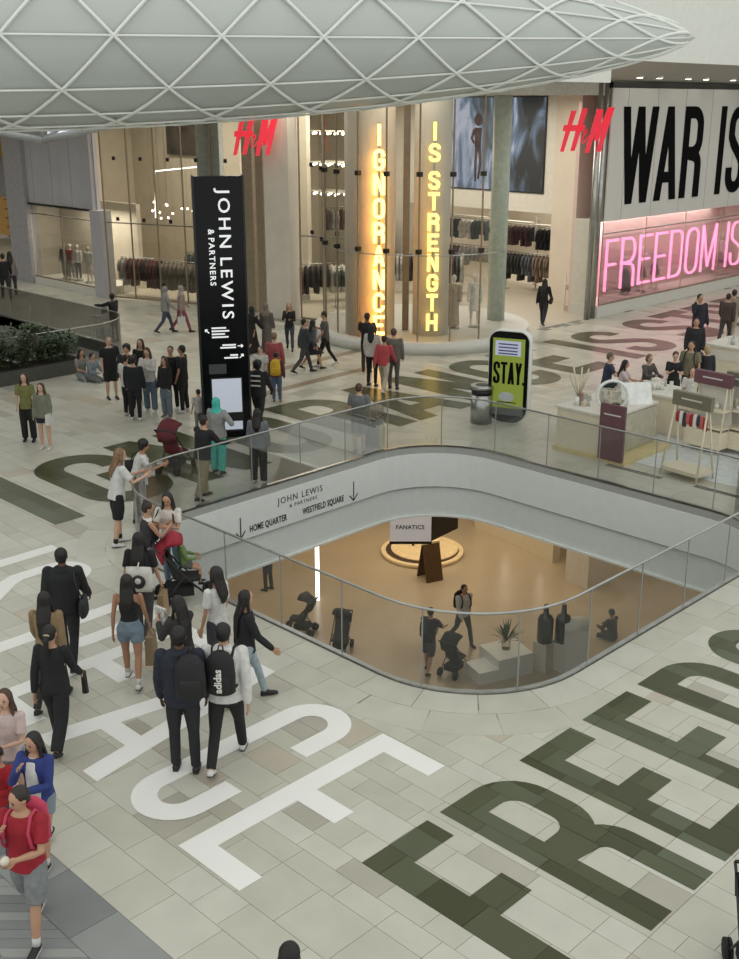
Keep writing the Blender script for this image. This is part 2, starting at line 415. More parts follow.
# grey herringbone field with its border, bottom left
def clip(poly, x0, x1, y0, y1):
    for ax, lim, sg in ((0, x0, 1), (0, x1, -1), (1, y0, 1), (1, y1, -1)):
        out = []
        for i in range(len(poly)):
            a, b = poly[i], poly[(i + 1) % len(poly)]; da, db = sg * (a[ax] - lim), sg * (b[ax] - lim)
            if da >= 0: out.append(a)
            if da * db < 0:
                t = da / (da - db); out.append((a[0] + (b[0] - a[0]) * t, a[1] + (b[1] - a[1]) * t))
        poly = out
        if len(poly) < 3: return None
    return poly
y = 6.98
while y < 14:
    ny = y + rng.choice([.7, .9, 1.1]); t = rng.random()
    gb = MB().box(4.12 + GAP, 4.66 - GAP, y + GAP, ny - GAP, -.012, 0).mesh('border_stone'); gb.materials.append(G_OBJ)
    link('border_stone', gb, None, floor).color = (t, t, t, 1); y = ny
x = 4.12
while x > 1.5:
    nx = x - .8; t = rng.random() * .6 + .4
    gb = MB().box(nx + GAP, x - GAP, 6.98 + GAP, 7.42 - GAP, -.012, 0).mesh('border_stone'); gb.materials.append(G_OBJ)
    link('border_stone', gb, None, floor).color = (t, t, t, 1); x = nx
W_, L_ = .13, .78
k = 0
for cx_i in range(-2, 5):                                      # columns of a chevron along Y
    for j in range(70):
        x0 = 4.12 - (cx_i + 1) * .56; x1 = x0 + .56; yb = 5.5 + j * .175; sg = 1 if cx_i % 2 else -1
        dy = .56 * sg
        yl, yr = (yb, yb + dy)
        p = clip([(x0 + .003, yl), (x1 - .003, yr), (x1 - .003, yr + .168), (x0 + .003, yl + .168)], 1.2, 4.12 - GAP, 7.42 + GAP, 14)
        if p and in_view(*p[0]) and k < 280:
            k += 1; me = tint_mesh([p], [rng.random()], 0, G_ATT, 'herringbone_plank', .012); link('herringbone_plank', me, None, floor)
# pop-up floor, linear slots and brown stone strips
o = MB().box(20.75, 29.0, 8.6, 13.5, .001, .004).build('floor_mat', mat('white_floor_mat', (205, 210, 210), .4)); tag(o, 'pale grey floor sheet under the cosmetics kiosk', 'floor mat')
for (x0, y0), y1 in (((20.1, 11.3), 12.65), ((20.15, 9.0), 10.55)):
    m_ = MB()
    for d in (0, .09): m_.box(x0 + d, x0 + d + .05, y0, y1, .001, .005)
    o = m_.build('floor_slot', BLACK, floor); o['label'] = 'dark linear slot in the floor'
for a, b, wd in (((17.5, 22.75), (24.6, 23.05), .34), ((19.5, 24.6), (25.5, 25.0), .34)):
    o = MB().obox(a, b, wd, -.008, .0012).build('brown_strip', mat('brown_stone', (138, 124, 104), .35), floor); o['label'] = 'brown stone strip let into the floor'
o = MB().box(10.28, 10.62, 15.9, 18.9, -.008, .0012)

TG = {}
for t in tiles + under_ring:
    for gx in range(int(t[0]), int(t[1]) + 1):
        for gy in range(int(t[2]), int(t[3]) + 1): TG.setdefault((gx, gy), []).append(t)
def ccw(p, gi):
    n = len(p)
    if sum(p[k][0] * p[(k + 1) % n][1] - p[(k + 1) % n][0] * p[k][1] for k in range(n)) < 0: p = p[::-1]
    return [gi] + p
def floor_letter(ch, org, ux, uy, w, h, s, m, label, group, name='floor_letter', split=True):
    """letter laid flat: origin, reading direction and up direction on the floor; cut by the tile joints"""
    polys = []; tints = []
    for gi, p in enumerate(glyph(ch, w, h, s)[0]):
        q = [(org[0] + ux[0] * a + uy[0] * b, org[1] + ux[1] * a + uy[1] * b) for a, b in p]
        xs_ = [c[0] for c in q]; ys_ = [c[1] for c in q]
        seen = set()
        for gx in range(int(min(xs_)), int(max(xs_)) + 1):
            for gy in range(int(min(ys_)), int(max(ys_)) + 1):
                for t in TG.get((gx, gy), []):
                    if t in seen: continue
                    seen.add(t); c = clip(q, t[0] + GAP, t[1] - GAP, t[2] + GAP, t[3] - GAP)
                    if c: polys.append(ccw(c, gi)); tints.append(.16 + .84 * ((t[4] * 7.31) % 1))
    if not polys: return
    under = [ccw([(org[0] + ux[0] * a + uy[0] * b, org[1] + ux[1] * a + uy[1] * b) for a, b in p], gi) for gi, p in enumerate(glyph(ch, w, h, s)[0])]
    if m is W_ATT: polys = []; tints = []
    polys = [[-8 if m is D_ATT else u[0]] + u[1:] for u in under] + polys; tints = [0. if m is D_ATT else .5] * len(under) + tints
    tag(link(name, tint_mesh(polys, tints, .0034, m, name, 0), None), label, 'floor letter', group)
ORD = {}
def nth(ch, word): return {'E': 'E', }.get(ch, ch)
X1, Y1_ = (1, 0), (0, 1)
for ch, x, wd, extra in (('F', 6.86, 1.02, 'first letter of FREEDOM'), ('R', 8.09, 1.2, 'second letter of FREEDOM'), ('E', 9.54, 1.05, 'first E of FREEDOM'), ('E', 10.85, 1.04, 'second E of FREEDOM'),
                         ('D', 12.15, 1.24, 'fifth letter of FREEDOM'), ('O', 13.66, 1.16, 'sixth letter of FREEDOM'), ('M', 15.1, 1.7, 'last letter of FREEDOM')):
    floor_letter(ch, (x, 4.22), X1, Y1_, wd, 2.68, .385, D_ATT, 'huge dark olive floor letter %s, %s' % (ch, extra), 'dark FREEDOM letters on the floor')
for ch, x, wd, extra in (('I', 9.75, .68, 'first of IGNORANCE'), ('G', 10.95, 1.98, 'in IGNORANCE'), ('N', 13.1, 2.0, 'first N of IGNORANCE'), ('O', 15.5, 2.0, 'in IGNORANCE beside the black sign tower'),
                         ('R', 17.85, 2.0, 'in IGNORANCE'), ('A', 19.95, 2.2, 'in IGNORANCE'), ('N', 22.35, 1.95, 'second N of IGNORANCE'), ('C', 24.62, 1.95, 'in IGNORANCE'), ('E', 26.9, 1.85, 'last of IGNORANCE'),
                         ('I', 29.9, .66, 'of the word IS'), ('S', 30.95, 2.0, 'of the word IS'), ('S', 34.1, 2.05, 'first of STRENGTH'), ('T', 36.4, 2.0, 'second of STRENGTH'), ('R', 38.7, 2.0, 'third of STRENGTH'), ('E', 41.0, 1.9, 'fourth of STRENGTH')):
    floor_letter(ch, (x, 17.95), X1, Y1_, wd, 3.64, .66 if ch in 'IERN' else .62, D_ATT, 'huge dark floor letter %s, %s' % (ch, extra), 'dark IGNORANCE IS STRENGTH letters on the floor')
for ch, y, wd, extra, x0, hh in (('E', 8.49, 1.03, 'last letter of PEACE', 5.68, 3.14), ('C', 9.80, 1.03, 'fourth letter of PEACE', 5.72, 3.12), ('A', 11.53, 1.4, 'third letter of PEACE', 5.72, 3.2), ('E', 12.88, 1.06, 'first E of PEACE', 5.74, 3.2),
                         ('P', 14.22, 1.0, 'first letter of PEACE', 5.78, 3.25), ('S', 16.35, 1.0, 'of the word IS', 5.85, 3.28), ('I', 17.10, .29, 'of the word IS', 5.9, 3.28), ('R', 19.95, 1.05, 'last of WAR', 5.9, 3.25)):
    floor_letter(ch, (x0, y), (0, -1), (1, 0), wd, hh, .30, W_ATT, 'huge white floor letter %s, %s' % (ch, extra), 'white WAR IS PEACE letters on the floor')

# ---------------------------------------------------------------- opening edge: fascia, kerb, balustrade
def wall_strip(path, z0, z1, closed=True, thick=.03):
    m_ = MB(); n = len(path)
    inner = path
    for i in range(n if closed else n - 1):
        a, b = path[i], path[(i + 1) % n]
        m_.add([(a[0], a[1], z0), (b[0], b[1], z0), (b[0], b[1], z1), (a[0], a[1], z1)], [(0, 1, 2, 3)], True)
    return m_
def ring_band(po, pi, z0, z1):
    m_ = MB(); n = len(po)
    for i in range(n):
        j = (i + 1) % n; a, b, c, d = po[i], po[j], pi[j], pi[i]
        m_.add([(*a, z0), (*b, z0), (*c, z0), (*d, z0), (*a, z1), (*b, z1), (*c, z1), (*d, z1)], [(3, 2, 1, 0), (4, 5, 6, 7), (0, 1, 5, 4), (2, 3, 7, 6)])
    return m_
struct(ring_band(off(.02), off(-.02), -.98, -.17).build('trim_1', mat('white_fascia', (228, 233, 231), .35, var=.02)), 'smooth white fascia band around the opening', 'fascia')
struct(ring_band(off(.12), off(.06), -1.74, -.97).build('trim_2', mat('white_fascia_low', (224, 230, 228), .4, var=.02)), 'recessed lower white fascia band around the opening', 'fascia')
struct(ring_band(off(.10), off(.0), -1.0, -.96).build('trim_3', mat('groove_grey', (120, 124, 122), .5)), 'grey groove between the fascia bands', 'fascia')  # groove band in a plain darker grey
struct(ring_band(off(.03), off(-.005), -.17, .0).build('trim_8', mat('edge_band', (168, 170, 167), .45, var=.03)), 'grey metal edge band under the glass balustrade', 'trim')
def balustrade(name, label, path, h, step, kerb_in, kerb_out, parts_filter=None):
    b = thing(name, label, 'balustrade')
    P = resample(path, .12); L = len(P); per = max(1, round(step / .12)); n = L // per
    ring_band(kerb_out, kerb_in, -.012, .03).build('kerb', STEEL, b)
    rail = [(x, y, h) for x, y in P]; rail.append(rail[0]); rail.append(rail[1])
    MB().tube(rail, .020, 8).build('handrail', STEEL, b)
    for k in range(n):
        i0 = k * L // n; i1 = (k + 1) * L // n; seg = [P[i % L] for i in range(i0, i1 + 1)]
        mid = seg[len(seg) // 2]
        if parts_filter and not parts_filter(*mid): continue
        d = (Vector(seg[1]) - Vector(seg[0])).normalized() * .008; seg[0] = tuple(Vector(seg[0]) + d)
        d = (Vector(seg[-1]) - Vector(seg[-2])).normalized() * .008; seg[-1] = tuple(Vector(seg[-1]) - d)
        wall_strip(seg, .05, h - .01, False).build('glass_panel', GLASS, b)
        x, y = P[i0]; MB().box(x - .008, x + .008, y - .008, y + .008, .04, h - .01).build('post', STEELD, b)
    return b
balustrade('glass_balustrade', 'frameless glass balustrade with steel rail around the rounded opening', off(.03), 1.17, 1.33, off(-.01), off(.07))
balustrade('glass_balustrade', 'glass balustrade behind the planter at the far left opening', rrect(*V2), 1.1, 1.5, rrect(V2[0] + .1, V2[1] - .1, V2[2] + .1, V2[3] - .1, 1.7), rrect(V2[0] - .08, V2[1] + .08, V2[2] - .08, V2[3] + .08, 1.88),
           lambda x, y: in_view(x, y))
struct(ring_band(rrect(V2[0] - .02, V2[1] + .02, V2[2] - .02, V2[3] + .02, 1.82), rrect(*V2), -1.5, 0).build('trim_4', mat('grey_fascia', (140, 140, 140), .5)), 'grey fascia of the far left opening', 'fascia')
# writing on the fascia
INK = mat('black_lettering', (28, 28, 30), .5)
fs = thing('fascia_lettering', 'black wayfinding lettering and arrows on the white fascia', 'lettering', (0, 16.775, 0))
def ftext(txt, x, z, size, sx, sp=1.0, bold=0.0):
    me = text_mesh(txt, size, .002, sx, bold, sp); link('word', me, INK, fs, (x, 0, z), (PI / 2, 0, 0))
ftext('JOHN LEWIS', 14.87, -.40, .20, .95, 1.25); ftext('& PARTNERS', 14.95, -.57, .11, 1.0, 1.35)
ftext('HOME QUARTER', 13.96, -.80, .20, .62, 1.1, .004); ftext('WESTFIELD SQUARE', 15.53, -.80, .20, .62, 1.1, .004)
for x in (13.22, 16.45):
    m_ = MB().box(x - .012, x + .012, -.004, .0, -.93, -.48)
    for sg in (-1, 1): m_.add([(x, 0, -.94), (x, -.004, -.94), (x + sg * .13, -.004, -.80), (x + sg * .13, 0, -.80), (x, 0, -.91), (x, -.004, -.91), (x + sg * .115, -.004, -.78), (x + sg * .115, 0, -.78)], [(0, 1, 2, 3), (4, 7, 6, 5), (1, 5, 6, 2), (0, 3, 7, 4), (3, 2, 6, 7)])
    m_.build('arrow', INK, fs)
# ---------------------------------------------------------------- lattice roof canopy (long tapering hull)
tip = Vector((25.25, 14.25, 8.95)); cen = Vector((10.31, 23.23, 8.95)); ax = (tip - cen); LEN = ax.length; ax.normalize()
out = Vector((-ax.y, ax.x, 0)); out = out if out.dot(Vector((-1, -1, 0))) > 0 else -out      # towards the viewer's side
UPV = Vector((0, 0, 1)); HB, HA = 2.02, 2.9
def hull(s, ph, k=1.0):
    """s -1..1 along the hull, ph angle around it: 0 towards the viewer, -90 down"""
    r = max(0., 1 - s * s) ** .72 * k
    return cen + ax * (LEN * s) + out * (HA * r * math.cos(R(ph))) + UPV * (HB * r * math.sin(R(ph)))
can = thing('ceiling_canopy', 'large white lattice roof canopy shaped like a hull', 'canopy', (0, 0, 0)); can['kind'] = 'structure'
m_ = MB(); NS, NP = 60, 36
sv = [-1 + 2 * i / NS for i in range(NS + 1)]
vs = [tuple(hull(s, 360 * j / NP, .975)) for s in sv for j in range(NP)]
fs_ = [(i * NP + j, i * NP + (j + 1) % NP, (i + 1) * NP + (j + 1) % NP, (i + 1) * NP + j) for i in range(NS) for j in range(NP)]
m_.add(vs, fs_, True)
m_.build('skin', mat('white_membrane', (188, 194, 190), .45, var=.015, scale=1), can)
RIB = mat('white_rib', (232, 235, 230), .4, var=.02)
for ph in (-8, -38, -58, -74, -88, 20, 42):
    MB().tube([hull(-.98 + 1.96 * i / 70, ph) for i in range(71)], .022, 6).build('rib', RIB, can)
for k in range(-12, 13):                                       # the two curving families of the diagrid
    for sg in (1, -1):
        pts = []
        for i in range(46):
            ph = 77 - i * 170 / 45; s = k * .115 + sg * (i / 45 - .5) * .325
            if abs(s) < .985: pts.append(hull(s, ph))
        if len(pts) > 6: MB().tube(pts, .034, 6).build('rib', RIB, can)
# white bulkhead, soffit and downlights over the right shops
m_ = MB().box(31.5, 60, 20.6, 20.8, 8.78, 16).box(24.0, 31.5, 20.6, 20.8, 8.1, 16)
struct(m_.build('wall_upper', WHITE), 'smooth white bulkhead above the right hand shops', 'wall')
sf = MB().add([(31.5, 20.7, 8.8), (60, 20.7, 8.8), (60, 22.9, 8.2), (31.5, 22.9, 8.2), (31.5, 20.7, 9.0), (60, 20.7, 9.0), (60, 22.9, 8.4), (31.5, 22.9, 8.4)], [(3, 2, 1, 0), (4, 5, 6, 7), (0, 1, 5, 4), (1, 2, 6, 5), (2, 3, 7, 6), (3, 0, 4, 7)])
struct(sf.build('ceiling_soffit', mat('grey_soffit', (176, 173, 162), .6, var=.03)), 'pale grey soffit with downlights above the billboard', 'ceiling')
for k, x in enumerate((35.9, 37.2, 39.2, 40.5, 42.6)):
    d_ = thing('downlight', ORDN[k] + ' downlight from the left in the grey soffit', 'downlight', (x, 22.3, 8.37), 0, 'downlights in the soffit')
    MB().cyl(0, 0, .13, -.04, .04, 16).build('rim', WHITE, d_); MB().cyl(0, 0, .10, -.05, -.04, 16).build('lens', LAMP, d_)
struct(MB().box(-6, 40, 68, 68.3, -6, 18).build('wall_end', mat('far_wall', (150, 143, 130), .7, var=.05, scale=.5)), 'beige end wall far along the left walkway', 'wall')
struct(MB().box(53, 53.3, -2, 26, 0, 16).build('wall_right_end', OFFW), 'pale shop wall far off at the right', 'wall')
struct(MB().box(-6.3, -6, 24, 68, -6, 18).build('wall_side_blocker', mat('far_wall', (150, 143, 130))), 'unseen beige side wall added to darken the left walkway', 'wall')  # out of view, added so skylight reaches the left only from above
struct(MB().prism([(21.5, 30.0), (24.5, 30.0), (27.5, 27.5), (27.5, 68), (21.5, 68)], 8.3, 8.6).build('ceiling_shade_left', OFFW), 'unseen ceiling added to darken the far left walkway', 'ceiling')  # hidden behind the canopy, added to shade the floor below
b_ = thing('roof_beam', 'pale steel roof frame below the canopy at far left', 'roof beam'); b_['kind'] = 'structure'
def rb(p, q, wd): MB().tube([p, q], wd, 6).build('beam', mat('pale_steel', (176, 178, 180), .4), b_)
P1, P2, P3, P4 = (15.56, 27.35, 6.59), (14.61, 28.42, 6.81), (16.95, 26.12, 6.96), (15.95, 27.11, 6.88)
rb(P1, P2, .09); rb(P1, P3, .09); rb(P1, P4, .06); rb(P2, P3, .05)
rb(P1, (P1[0], P1[1], 9.0), .05); rb(P3, (P3[0], P3[1], 9.0), .05)
MB().add([(15.84, 27.56, 6.65), (16.44, 27.04, 6.85), (15.86, 27.62, 6.83)], [(0, 1, 2)]).build('skylight_pane', mat('sky_pane', (225, 232, 245), emit=.8), b_)

# ---------------------------------------------------------------- lower level
LZ = -6.0
struct(MB().box(-2, 60, -2, 62, LZ - .2, LZ).build('floor_lower', mat('tan_stone', (166, 152, 130), .3, var=.06, scale=.8)), 'warm tan stone floor of the lower level', 'floor')
struct(MB().box(8, 34, 29.5, 29.8, LZ, -1.74).build('wall_lower_left', mat('ochre_wall', (170, 132, 82), .6, var=.06, scale=1)), 'warm ochre shop wall on the lower level', 'wall')
struct(MB().box(34, 34.3, -2, 62, LZ, -1.74).build('wall_lower_right', BEIGE), 'beige wall at the far side of the lower level', 'wall')
struct(MB().box(-2, 34, 61.7, 62, LZ, -1.74).box(-2.2, -2, -2, 62, LZ, -1.74).box(-2, 34, -2.2, -2, LZ, -1.74).build('wall_lower_end', mat('far_wall', (150, 143, 130))), 'plain end walls of the lower level', 'wall')
a, b = (27.51, 22.08), (26.80, 18.38)
wl = struct(MB().obox(a, b, .3, LZ, -1.74).build('wall_lower_shop', mat('cream_lower', (205, 195, 172), .5, var=.03)), 'cream shop front on the lower level', 'wall')
d = Vector((b[0] - a[0], b[1] - a[1])).normalized(); nrm = Vector((d.y, -d.x)); nrm = nrm if nrm.dot(Vector((-1, -1))) > 0 else -nrm
for t0, t1 in ((.18, .42), (.62, .86)):
    p = Vector(a).lerp(Vector(b), t0) + nrm * .17; q = Vector(a).lerp(Vector(b), t1) + nrm * .17
    MB().obox(p, q, .05, -5.35, -2.2).build('dark_panel', GLOSSBLACK, wl)
    MB().obox(q, q + d * .05, .07, -5.35, -2.2).build('light_strip', STRIP, wl)
x, y = (25.78, 16.93); struct(MB().obox((x, y), (x + 1.2, y - .2), .9, LZ, -1.74).build('wall_lower_pillar', OFFW), 'pale pillar at the end of the lower shop front', 'pillar')
x, y = (24.42, 21.82)
d_ = thing('round_display_platform', 'round cream display platform with dark ring on the lower floor', 'platform', (x, y, LZ))
MB().cyl(0, 0, 1.30, 0, .12, 48).build('plinth', mat('cream_platform', (222, 200, 158), .4), d_)
MB().cyl(0, 0, 1.15, .12, .14, 48).build('dark_ring', mat('dark_brown', (60, 44, 30), .5), d_)
MB().cyl(.05, -.05, 1.06, .14, .2, 48).build('disc', mat('cream_platform', (222, 200, 158)), d_)
for px, py in ((-.1, .3), (.45, .2)): MB().cyl(px, py, .04, .2, .5, 12).build('peg', mat('dark_brown', (60, 44, 30)), d_)
# hanging sign box and A-shaped sign
x, y = (22.18, 19.49)
sg_ = thing('hanging_sign', 'white and black hanging sign reading FANATICS on the lower level', 'sign', (x, y, 0), R(-45.3))
MB().box(-1.16, 0, -.03, .03, -4.30, -3.45).build('white_face', mat('sign_white', (205, 206, 212), emit=.25), sg_)
MB().box(-1.18, .02, -.035, .035, -4.38, -4.30).build('trim', BLACK, sg_)
link('lettering', text_mesh('FANATICS', .17, .002, 1.0, .003, 1.05), INK, sg_, (-.6, -.035, -3.87), (PI / 2, 0, 0))
MB().add([(0, -.03, -4.30), (.78, .7, -4.2), (.78, .7, -3.35), (0, -.03, -3.40), (.04, .02, -4.30), (.82, .75, -4.2), (.82, .75, -3.35), (.04, .02, -3.40)], [(0, 1, 2, 3), (7, 6, 5, 4), (0, 4, 5, 1), (3, 2, 6, 7), (1, 5, 6, 2)]).build('dark_face', mat('sign_dark', (38, 30, 26), .4), sg_)
for px in (-1.1, -.1): MB().box(px - .01, px + .01, -.01, .01, -3.45, -1.74).build('hanger', DARK, sg_)
x, y = (23.13, 20.34)
sg_ = thing('a_board_sign', 'dark A-board sign standing by the round platform', 'sign', (x, y, LZ), R(-20))
for sgn in (-1, 1):
    MB().add([(-.28, sgn * .32, 0), (.28, sgn * .32, 0), (.28, sgn * .03, 1.15), (-.28, sgn * .03, 1.15), (-.28, sgn * .29, 0), (.28, sgn * .29, 0), (.28, 0, 1.15), (-.28, 0, 1.15)],
             [(0, 1, 2, 3), (7, 6, 5, 4), (0, 4, 5, 1), (3, 2, 6, 7), (1, 5, 6, 2), (0, 3, 7, 4)]).build('board', mat('bronze_board', (88, 66, 42), .4), sg_)
MB().box(-.29, .29, -.05, .05, 1.12, 1.18).build('cap', mat('cream_platform', (222, 200, 158)), sg_)
x, y = (19.70, 21.58); o = MB().box(x - .04, x + .04, y - .04, y + .04, LZ, -2.0).build('light_column', STRIP); tag(o, 'slim bright vertical light strip on the lower level', 'light')
x, y = (20.26, 15.24)
t_ = thing('display_table', 'low white stepped display table with a plant on the lower floor', 'table', (x, y, LZ), R(-20))
MB().box(-.5, .5, -.5, .45, 0, .55).build('table_block', WHITE, t_); MB().box(-1.05, -.5, -.5, .2, 0, .32).build('step_block', WHITE, t_)
p_ = thing('potted_plant', 'small spiky plant in a glass vase on the white lower table', 'plant', (x, y, LZ + .55))
MB().cyl(0, 0, .11, 0, .25, 14).build('vase', SGLASS, p_)
LEAF = mat('leaf_green', (66, 84, 52), .55, var=.3, scale=9)
m_ = MB()
for k in range(34):
    a = k * 2.4; e = .35 + rng.random() * .9; l = .45 + rng.random() * .3; d = Vector((math.cos(a) * math.cos(e), math.sin(a) * math.cos(e), math.sin(e)))
    sd = Vector((-math.sin(a), math.cos(a), 0)) * .025; p = Vector((0, 0, .2)); m_.add([p, p + d * l * .5 + sd, p + d * l + Vector((0, 0, -.08)), p + d * l * .5 - sd], [(0, 1, 2, 3)])
m_.build('foliage', LEAF, p_)
x, y = (21.45, 14.04); o = thing('white_cabinet', 'white rounded display cabinet on the lower floor', 'cabinet', (x, y, LZ), R(-40))
MB().box(-.3, .3, -.25, .25, 0, 1.15).build('body', WHITE, o); MB().tube([(-.3, 0, 1.15), (.3, 0, 1.15)], .25, 16).build('rounded_top', WHITE, o)
x, y = (21.09, 14.40)
for k, dx in enumerate((-.22, .22)):
    o = thing('giant_bottle', ('left' if k == 0 else 'right') + ' of two large dark bottle displays on a pale pedestal', 'display bottle', (x + dx * .71, y - dx * .71, LZ), 0, 'giant bottle displays')
    MB().box(-.2, .2, -.2, .2, 0, .75).build('pedestal', OFFW, o)
    MB().loft([((0, 0, z), (r_, 0, 0), (0, r_, 0)) for z, r_ in ((.75, .19), (.8, .2), (1.35, .2), (1.45, .16), (1.5, .07), (1.75, .06))], 14).build('bottle', mat('smoke_glass', (52, 54, 56), .2), o)

# ---------------------------------------------------------------- shops along the back
def pillar(name, a, b, wd, z1, m, label): return struct(MB().obox(a, b, wd, 0, z1).build(name, m), label, 'pillar')
def shop_glass(n, a, b, z0, z1, label, k=3, clamps=True, mw=.02):
    g = thing('window_%d' % n, label, 'window'); g['kind'] = 'structure'
    A, B = Vector(a), Vector(b)
    for i in range(k):
        p = A.lerp(B, i / k + .004); q = A.lerp(B, (i + 1) / k - .004)
        MB().obox(p, q, .015, z0, z1).build('pane', SGLASS, g)
        MB().obox(A.lerp(B, i / k) - (B - A).normalized() * mw, A.lerp(B, i / k) + (B - A).normalized() * mw, mw * 3, z0, z1).build('mullion', BRONZE, g)
        if clamps:
            for z in (3.1, 5.4):
                if z < z1: c = A.lerp(B, (i + .5) / k); MB().obox(c - (B - A).normalized() * .06, c + (B - A).normalized() * .06, .05, z, z + .14).build('clamp', DARK, g)
    MB().obox(A, B, .05, z0, z0 + .06).build('sill', BRONZE, g); MB().obox(A, B, .04, 3.0, 3.04).build('transom', STEEL, g)
    return g
# far-left yellow shop
struct(MB().box(27.6, 27.9, 46.5, 50.9, 0, 9).build('wall_far_left', mat('grey_violet', (158, 154, 158), .6)), 'grey wall between the far left shops', 'wall')
struct(MB().box(27.6, 27.9, 50.9, 68, 3.1, 9).build('wall_far_header', mat('grey_violet', (158, 154, 158))), 'grey header over the far left shop entrance', 'wall')
o = MB().box(27.45, 27.58, 50.55, 56, 5.0, 8).build('yellow_sign_panel', mat('yellow_panel', (176, 140, 52), .6, var=.1, scale=1.5)); tag(o, 'ochre yellow sign panel over the far left shop', 'sign')
struct(MB().box(33, 33.3, 46.5, 68, 0, 9).build('wall_far_shop', mat('warm_shelf_wall', (190, 150, 84), .6)), 'warm yellow back wall of the far left shop', 'wall')
o = thing('shop_shelf', 'warm lit shop shelves at the far left edge', 'shelf', (31.2, 56.2, 0))
for z in (.4, .9, 1.4, 1.9, 2.4): MB().box(-.25, .25, -3, 3, z, z + .05).build('shelf_board', mat('shelf_wood', (120, 84, 44), .5), o)
MB().box(.2, .28, -3, 3, 0, 2.6).build('back_panel', mat('warm_shelf_wall', (190, 150, 84)), o)
x, y = (24.56, 45.99); o = thing('tall_screen', 'tall bright screen strip beside the far left shop', 'screen', (27.25, 50.3, 0), R(-45))
MB().box(-.14, .14, -.04, .04, 0, 1.9).build('case', GREY, o); MB().box(-.11, .11, -.05, -.04, .1, 1.85).build('screen', mat('blue_white_screen', (200, 214, 232), emit=.9), o)
# pleated grey panel and mannequin window
pan = struct(MB().box(24.85, 25.0, 39.9, 46.5, 3.45, 9).build('wall_left', GREY), 'grey pleated panel wall over the mannequin window', 'wall')
for k in range(8):
    y0 = 39.95 + k * .76
    MB().prism([(24.86, y0), (24.70 + .06 * (k % 2), y0 + .05), (24.66, y0 + .70), (24.86, y0 + .75)], 3.47, 9).build('panel', GREY, pan)
pillar('pillar_1', (24.75, 45.0), (24.75, 46.6), .5, 9, mat('grey_violet2', (160, 157, 160), .6), 'grey pillar left of the mannequin window')
pillar('pillar_2', (24.8, 39.25), (24.8, 40.05), .5, 3.45, GREY, 'grey pillar right of the mannequin window')
shop_glass(1, (24.7, 40.05), (24.7, 45.0), .3, 3.42, 'shop window with four mannequins', 2, False)
struct(MB().box(24.6, 24.72, 40.05, 45, 3.38, 3.46).build('trim_5', BLACK), 'black line over the mannequin window', 'trim')
struct(MB().box(24.6, 26.6, 40.05, 45, 0, .3).build('platform_1', OFFW), 'pale raised base of the mannequin window', 'platform')
struct(MB().box(27.0, 27.2, 40.4, 46.5, 0, 3.5).build('wall_window_back', BEIGE), 'beige backdrop of the mannequin window', 'wall')
struct(MB().box(25.0, 31.0, 46.4, 46.6, 0, 9).build('wall_shop_side', BEIGE), 'beige side wall behind the mannequin window', 'wall')
# H&M left front
W1 = [(24.75, 39.25), (26.0, 35.7), (26.9, 33.3)]
shop_glass(2, W1[0], W1[1], .05, 8.6, 'tall shop window with a clothes rail behind', 3)
shop_glass(3, W1[1], W1[2], .05, 8.6, 'tall shop window left of the paired bronze posts', 2)
pillar('pillar_3', (26.85, 33.0), (26.95, 32.55), .35, 8.6, BRONZE, 'bronze post left of the grey pillar')
pillar('pillar_4', (26.8, 32.2), (26.85, 31.85), .3, 8.6, BRONZE, 'slim bronze post beside the grey pillar')
pillar('pillar_11', (26.45, 35.2), (26.75, 34.2), .3, 8.6, mat('blue_grey_pillar', (186, 190, 190), .5), 'blue grey pillar behind the black sign tower')
pillar('pillar_5', (26.7, 31.5), (26.85, 30.35), .5, 8.6, GREYP, 'broad grey pillar of the clothes shop')
shop_glass(4, (27.0, 30.2), (27.5, 28.2), .05, 8.6, 'tall shop window beside the broad grey pillar', 2)
struct(MB().box(31.0, 31.2, 34.2, 46.5, 0, 8.6).build('wall_shop_inner', BEIGE), 'beige inner wall of the clothes shop', 'wall')
struct(MB().box(31.0, 37.0, 40.0, 40.2, 0, 8.6).build('wall_shop_inner_side', BEIGE), 'beige side wall deep in the clothes shop', 'wall')
struct(MB().box(37.0, 37.2, 34.5, 40.2, 0, 8.6).build('wall_shop_back', BEIGE), 'beige back wall of the clothes shop', 'wall')
struct(MB().prism([(25, 39.2), (26, 35.7), (27.2, 33), (27, 28), (25.6, 25.5), (26, 23.6), (28, 22.9), (60, 22.9), (60, 47), (25, 47)], 8.6, 8.8).build('ceiling_shop', OFFW), 'pale ceiling of the clothes shop', 'ceiling')
struct(MB().prism([(24.75, 39.2), (26, 35.7), (27.0, 33), (27.4, 28), (30, 23), (36.9, 23.0), (46, 23.0), (46, 47), (24.75, 47)], -.01, .004).build('floor_shop', mat('shop_floor', (184, 176, 160), .3, var=.05)), 'pale floor inside the clothes shop', 'floor')
o = MB().box(30.85, 30.95, 41.0, 43.4, 5.3, 7.3).build('dark_poster', mat('poster_dark', (62, 56, 50), .5, var=.7, scale=1.5)); tag(o, 'dark fashion poster high inside the left window', 'poster')
o = thing('light_line', 'thin white angled light line inside the left shop window', 'light', (0, 0, 0))
MB().tube([(28.5, 41.2, 2.8), (28.5, 41.05, 4.75)], .025, 6).build('light_tube', STRIP, o); MB().tube([(28.5, 41.05, 4.75), (28.5, 37.4, 5.1)], .025, 6).build('light_tube', STRIP, o)
for y_, z_ in ((41.05, 4.75), (37.5, 5.1)): MB().tube([(28.5, y_, z_), (28.5, y_, 8.6)], .004, 4).build('wire', DARK, o)
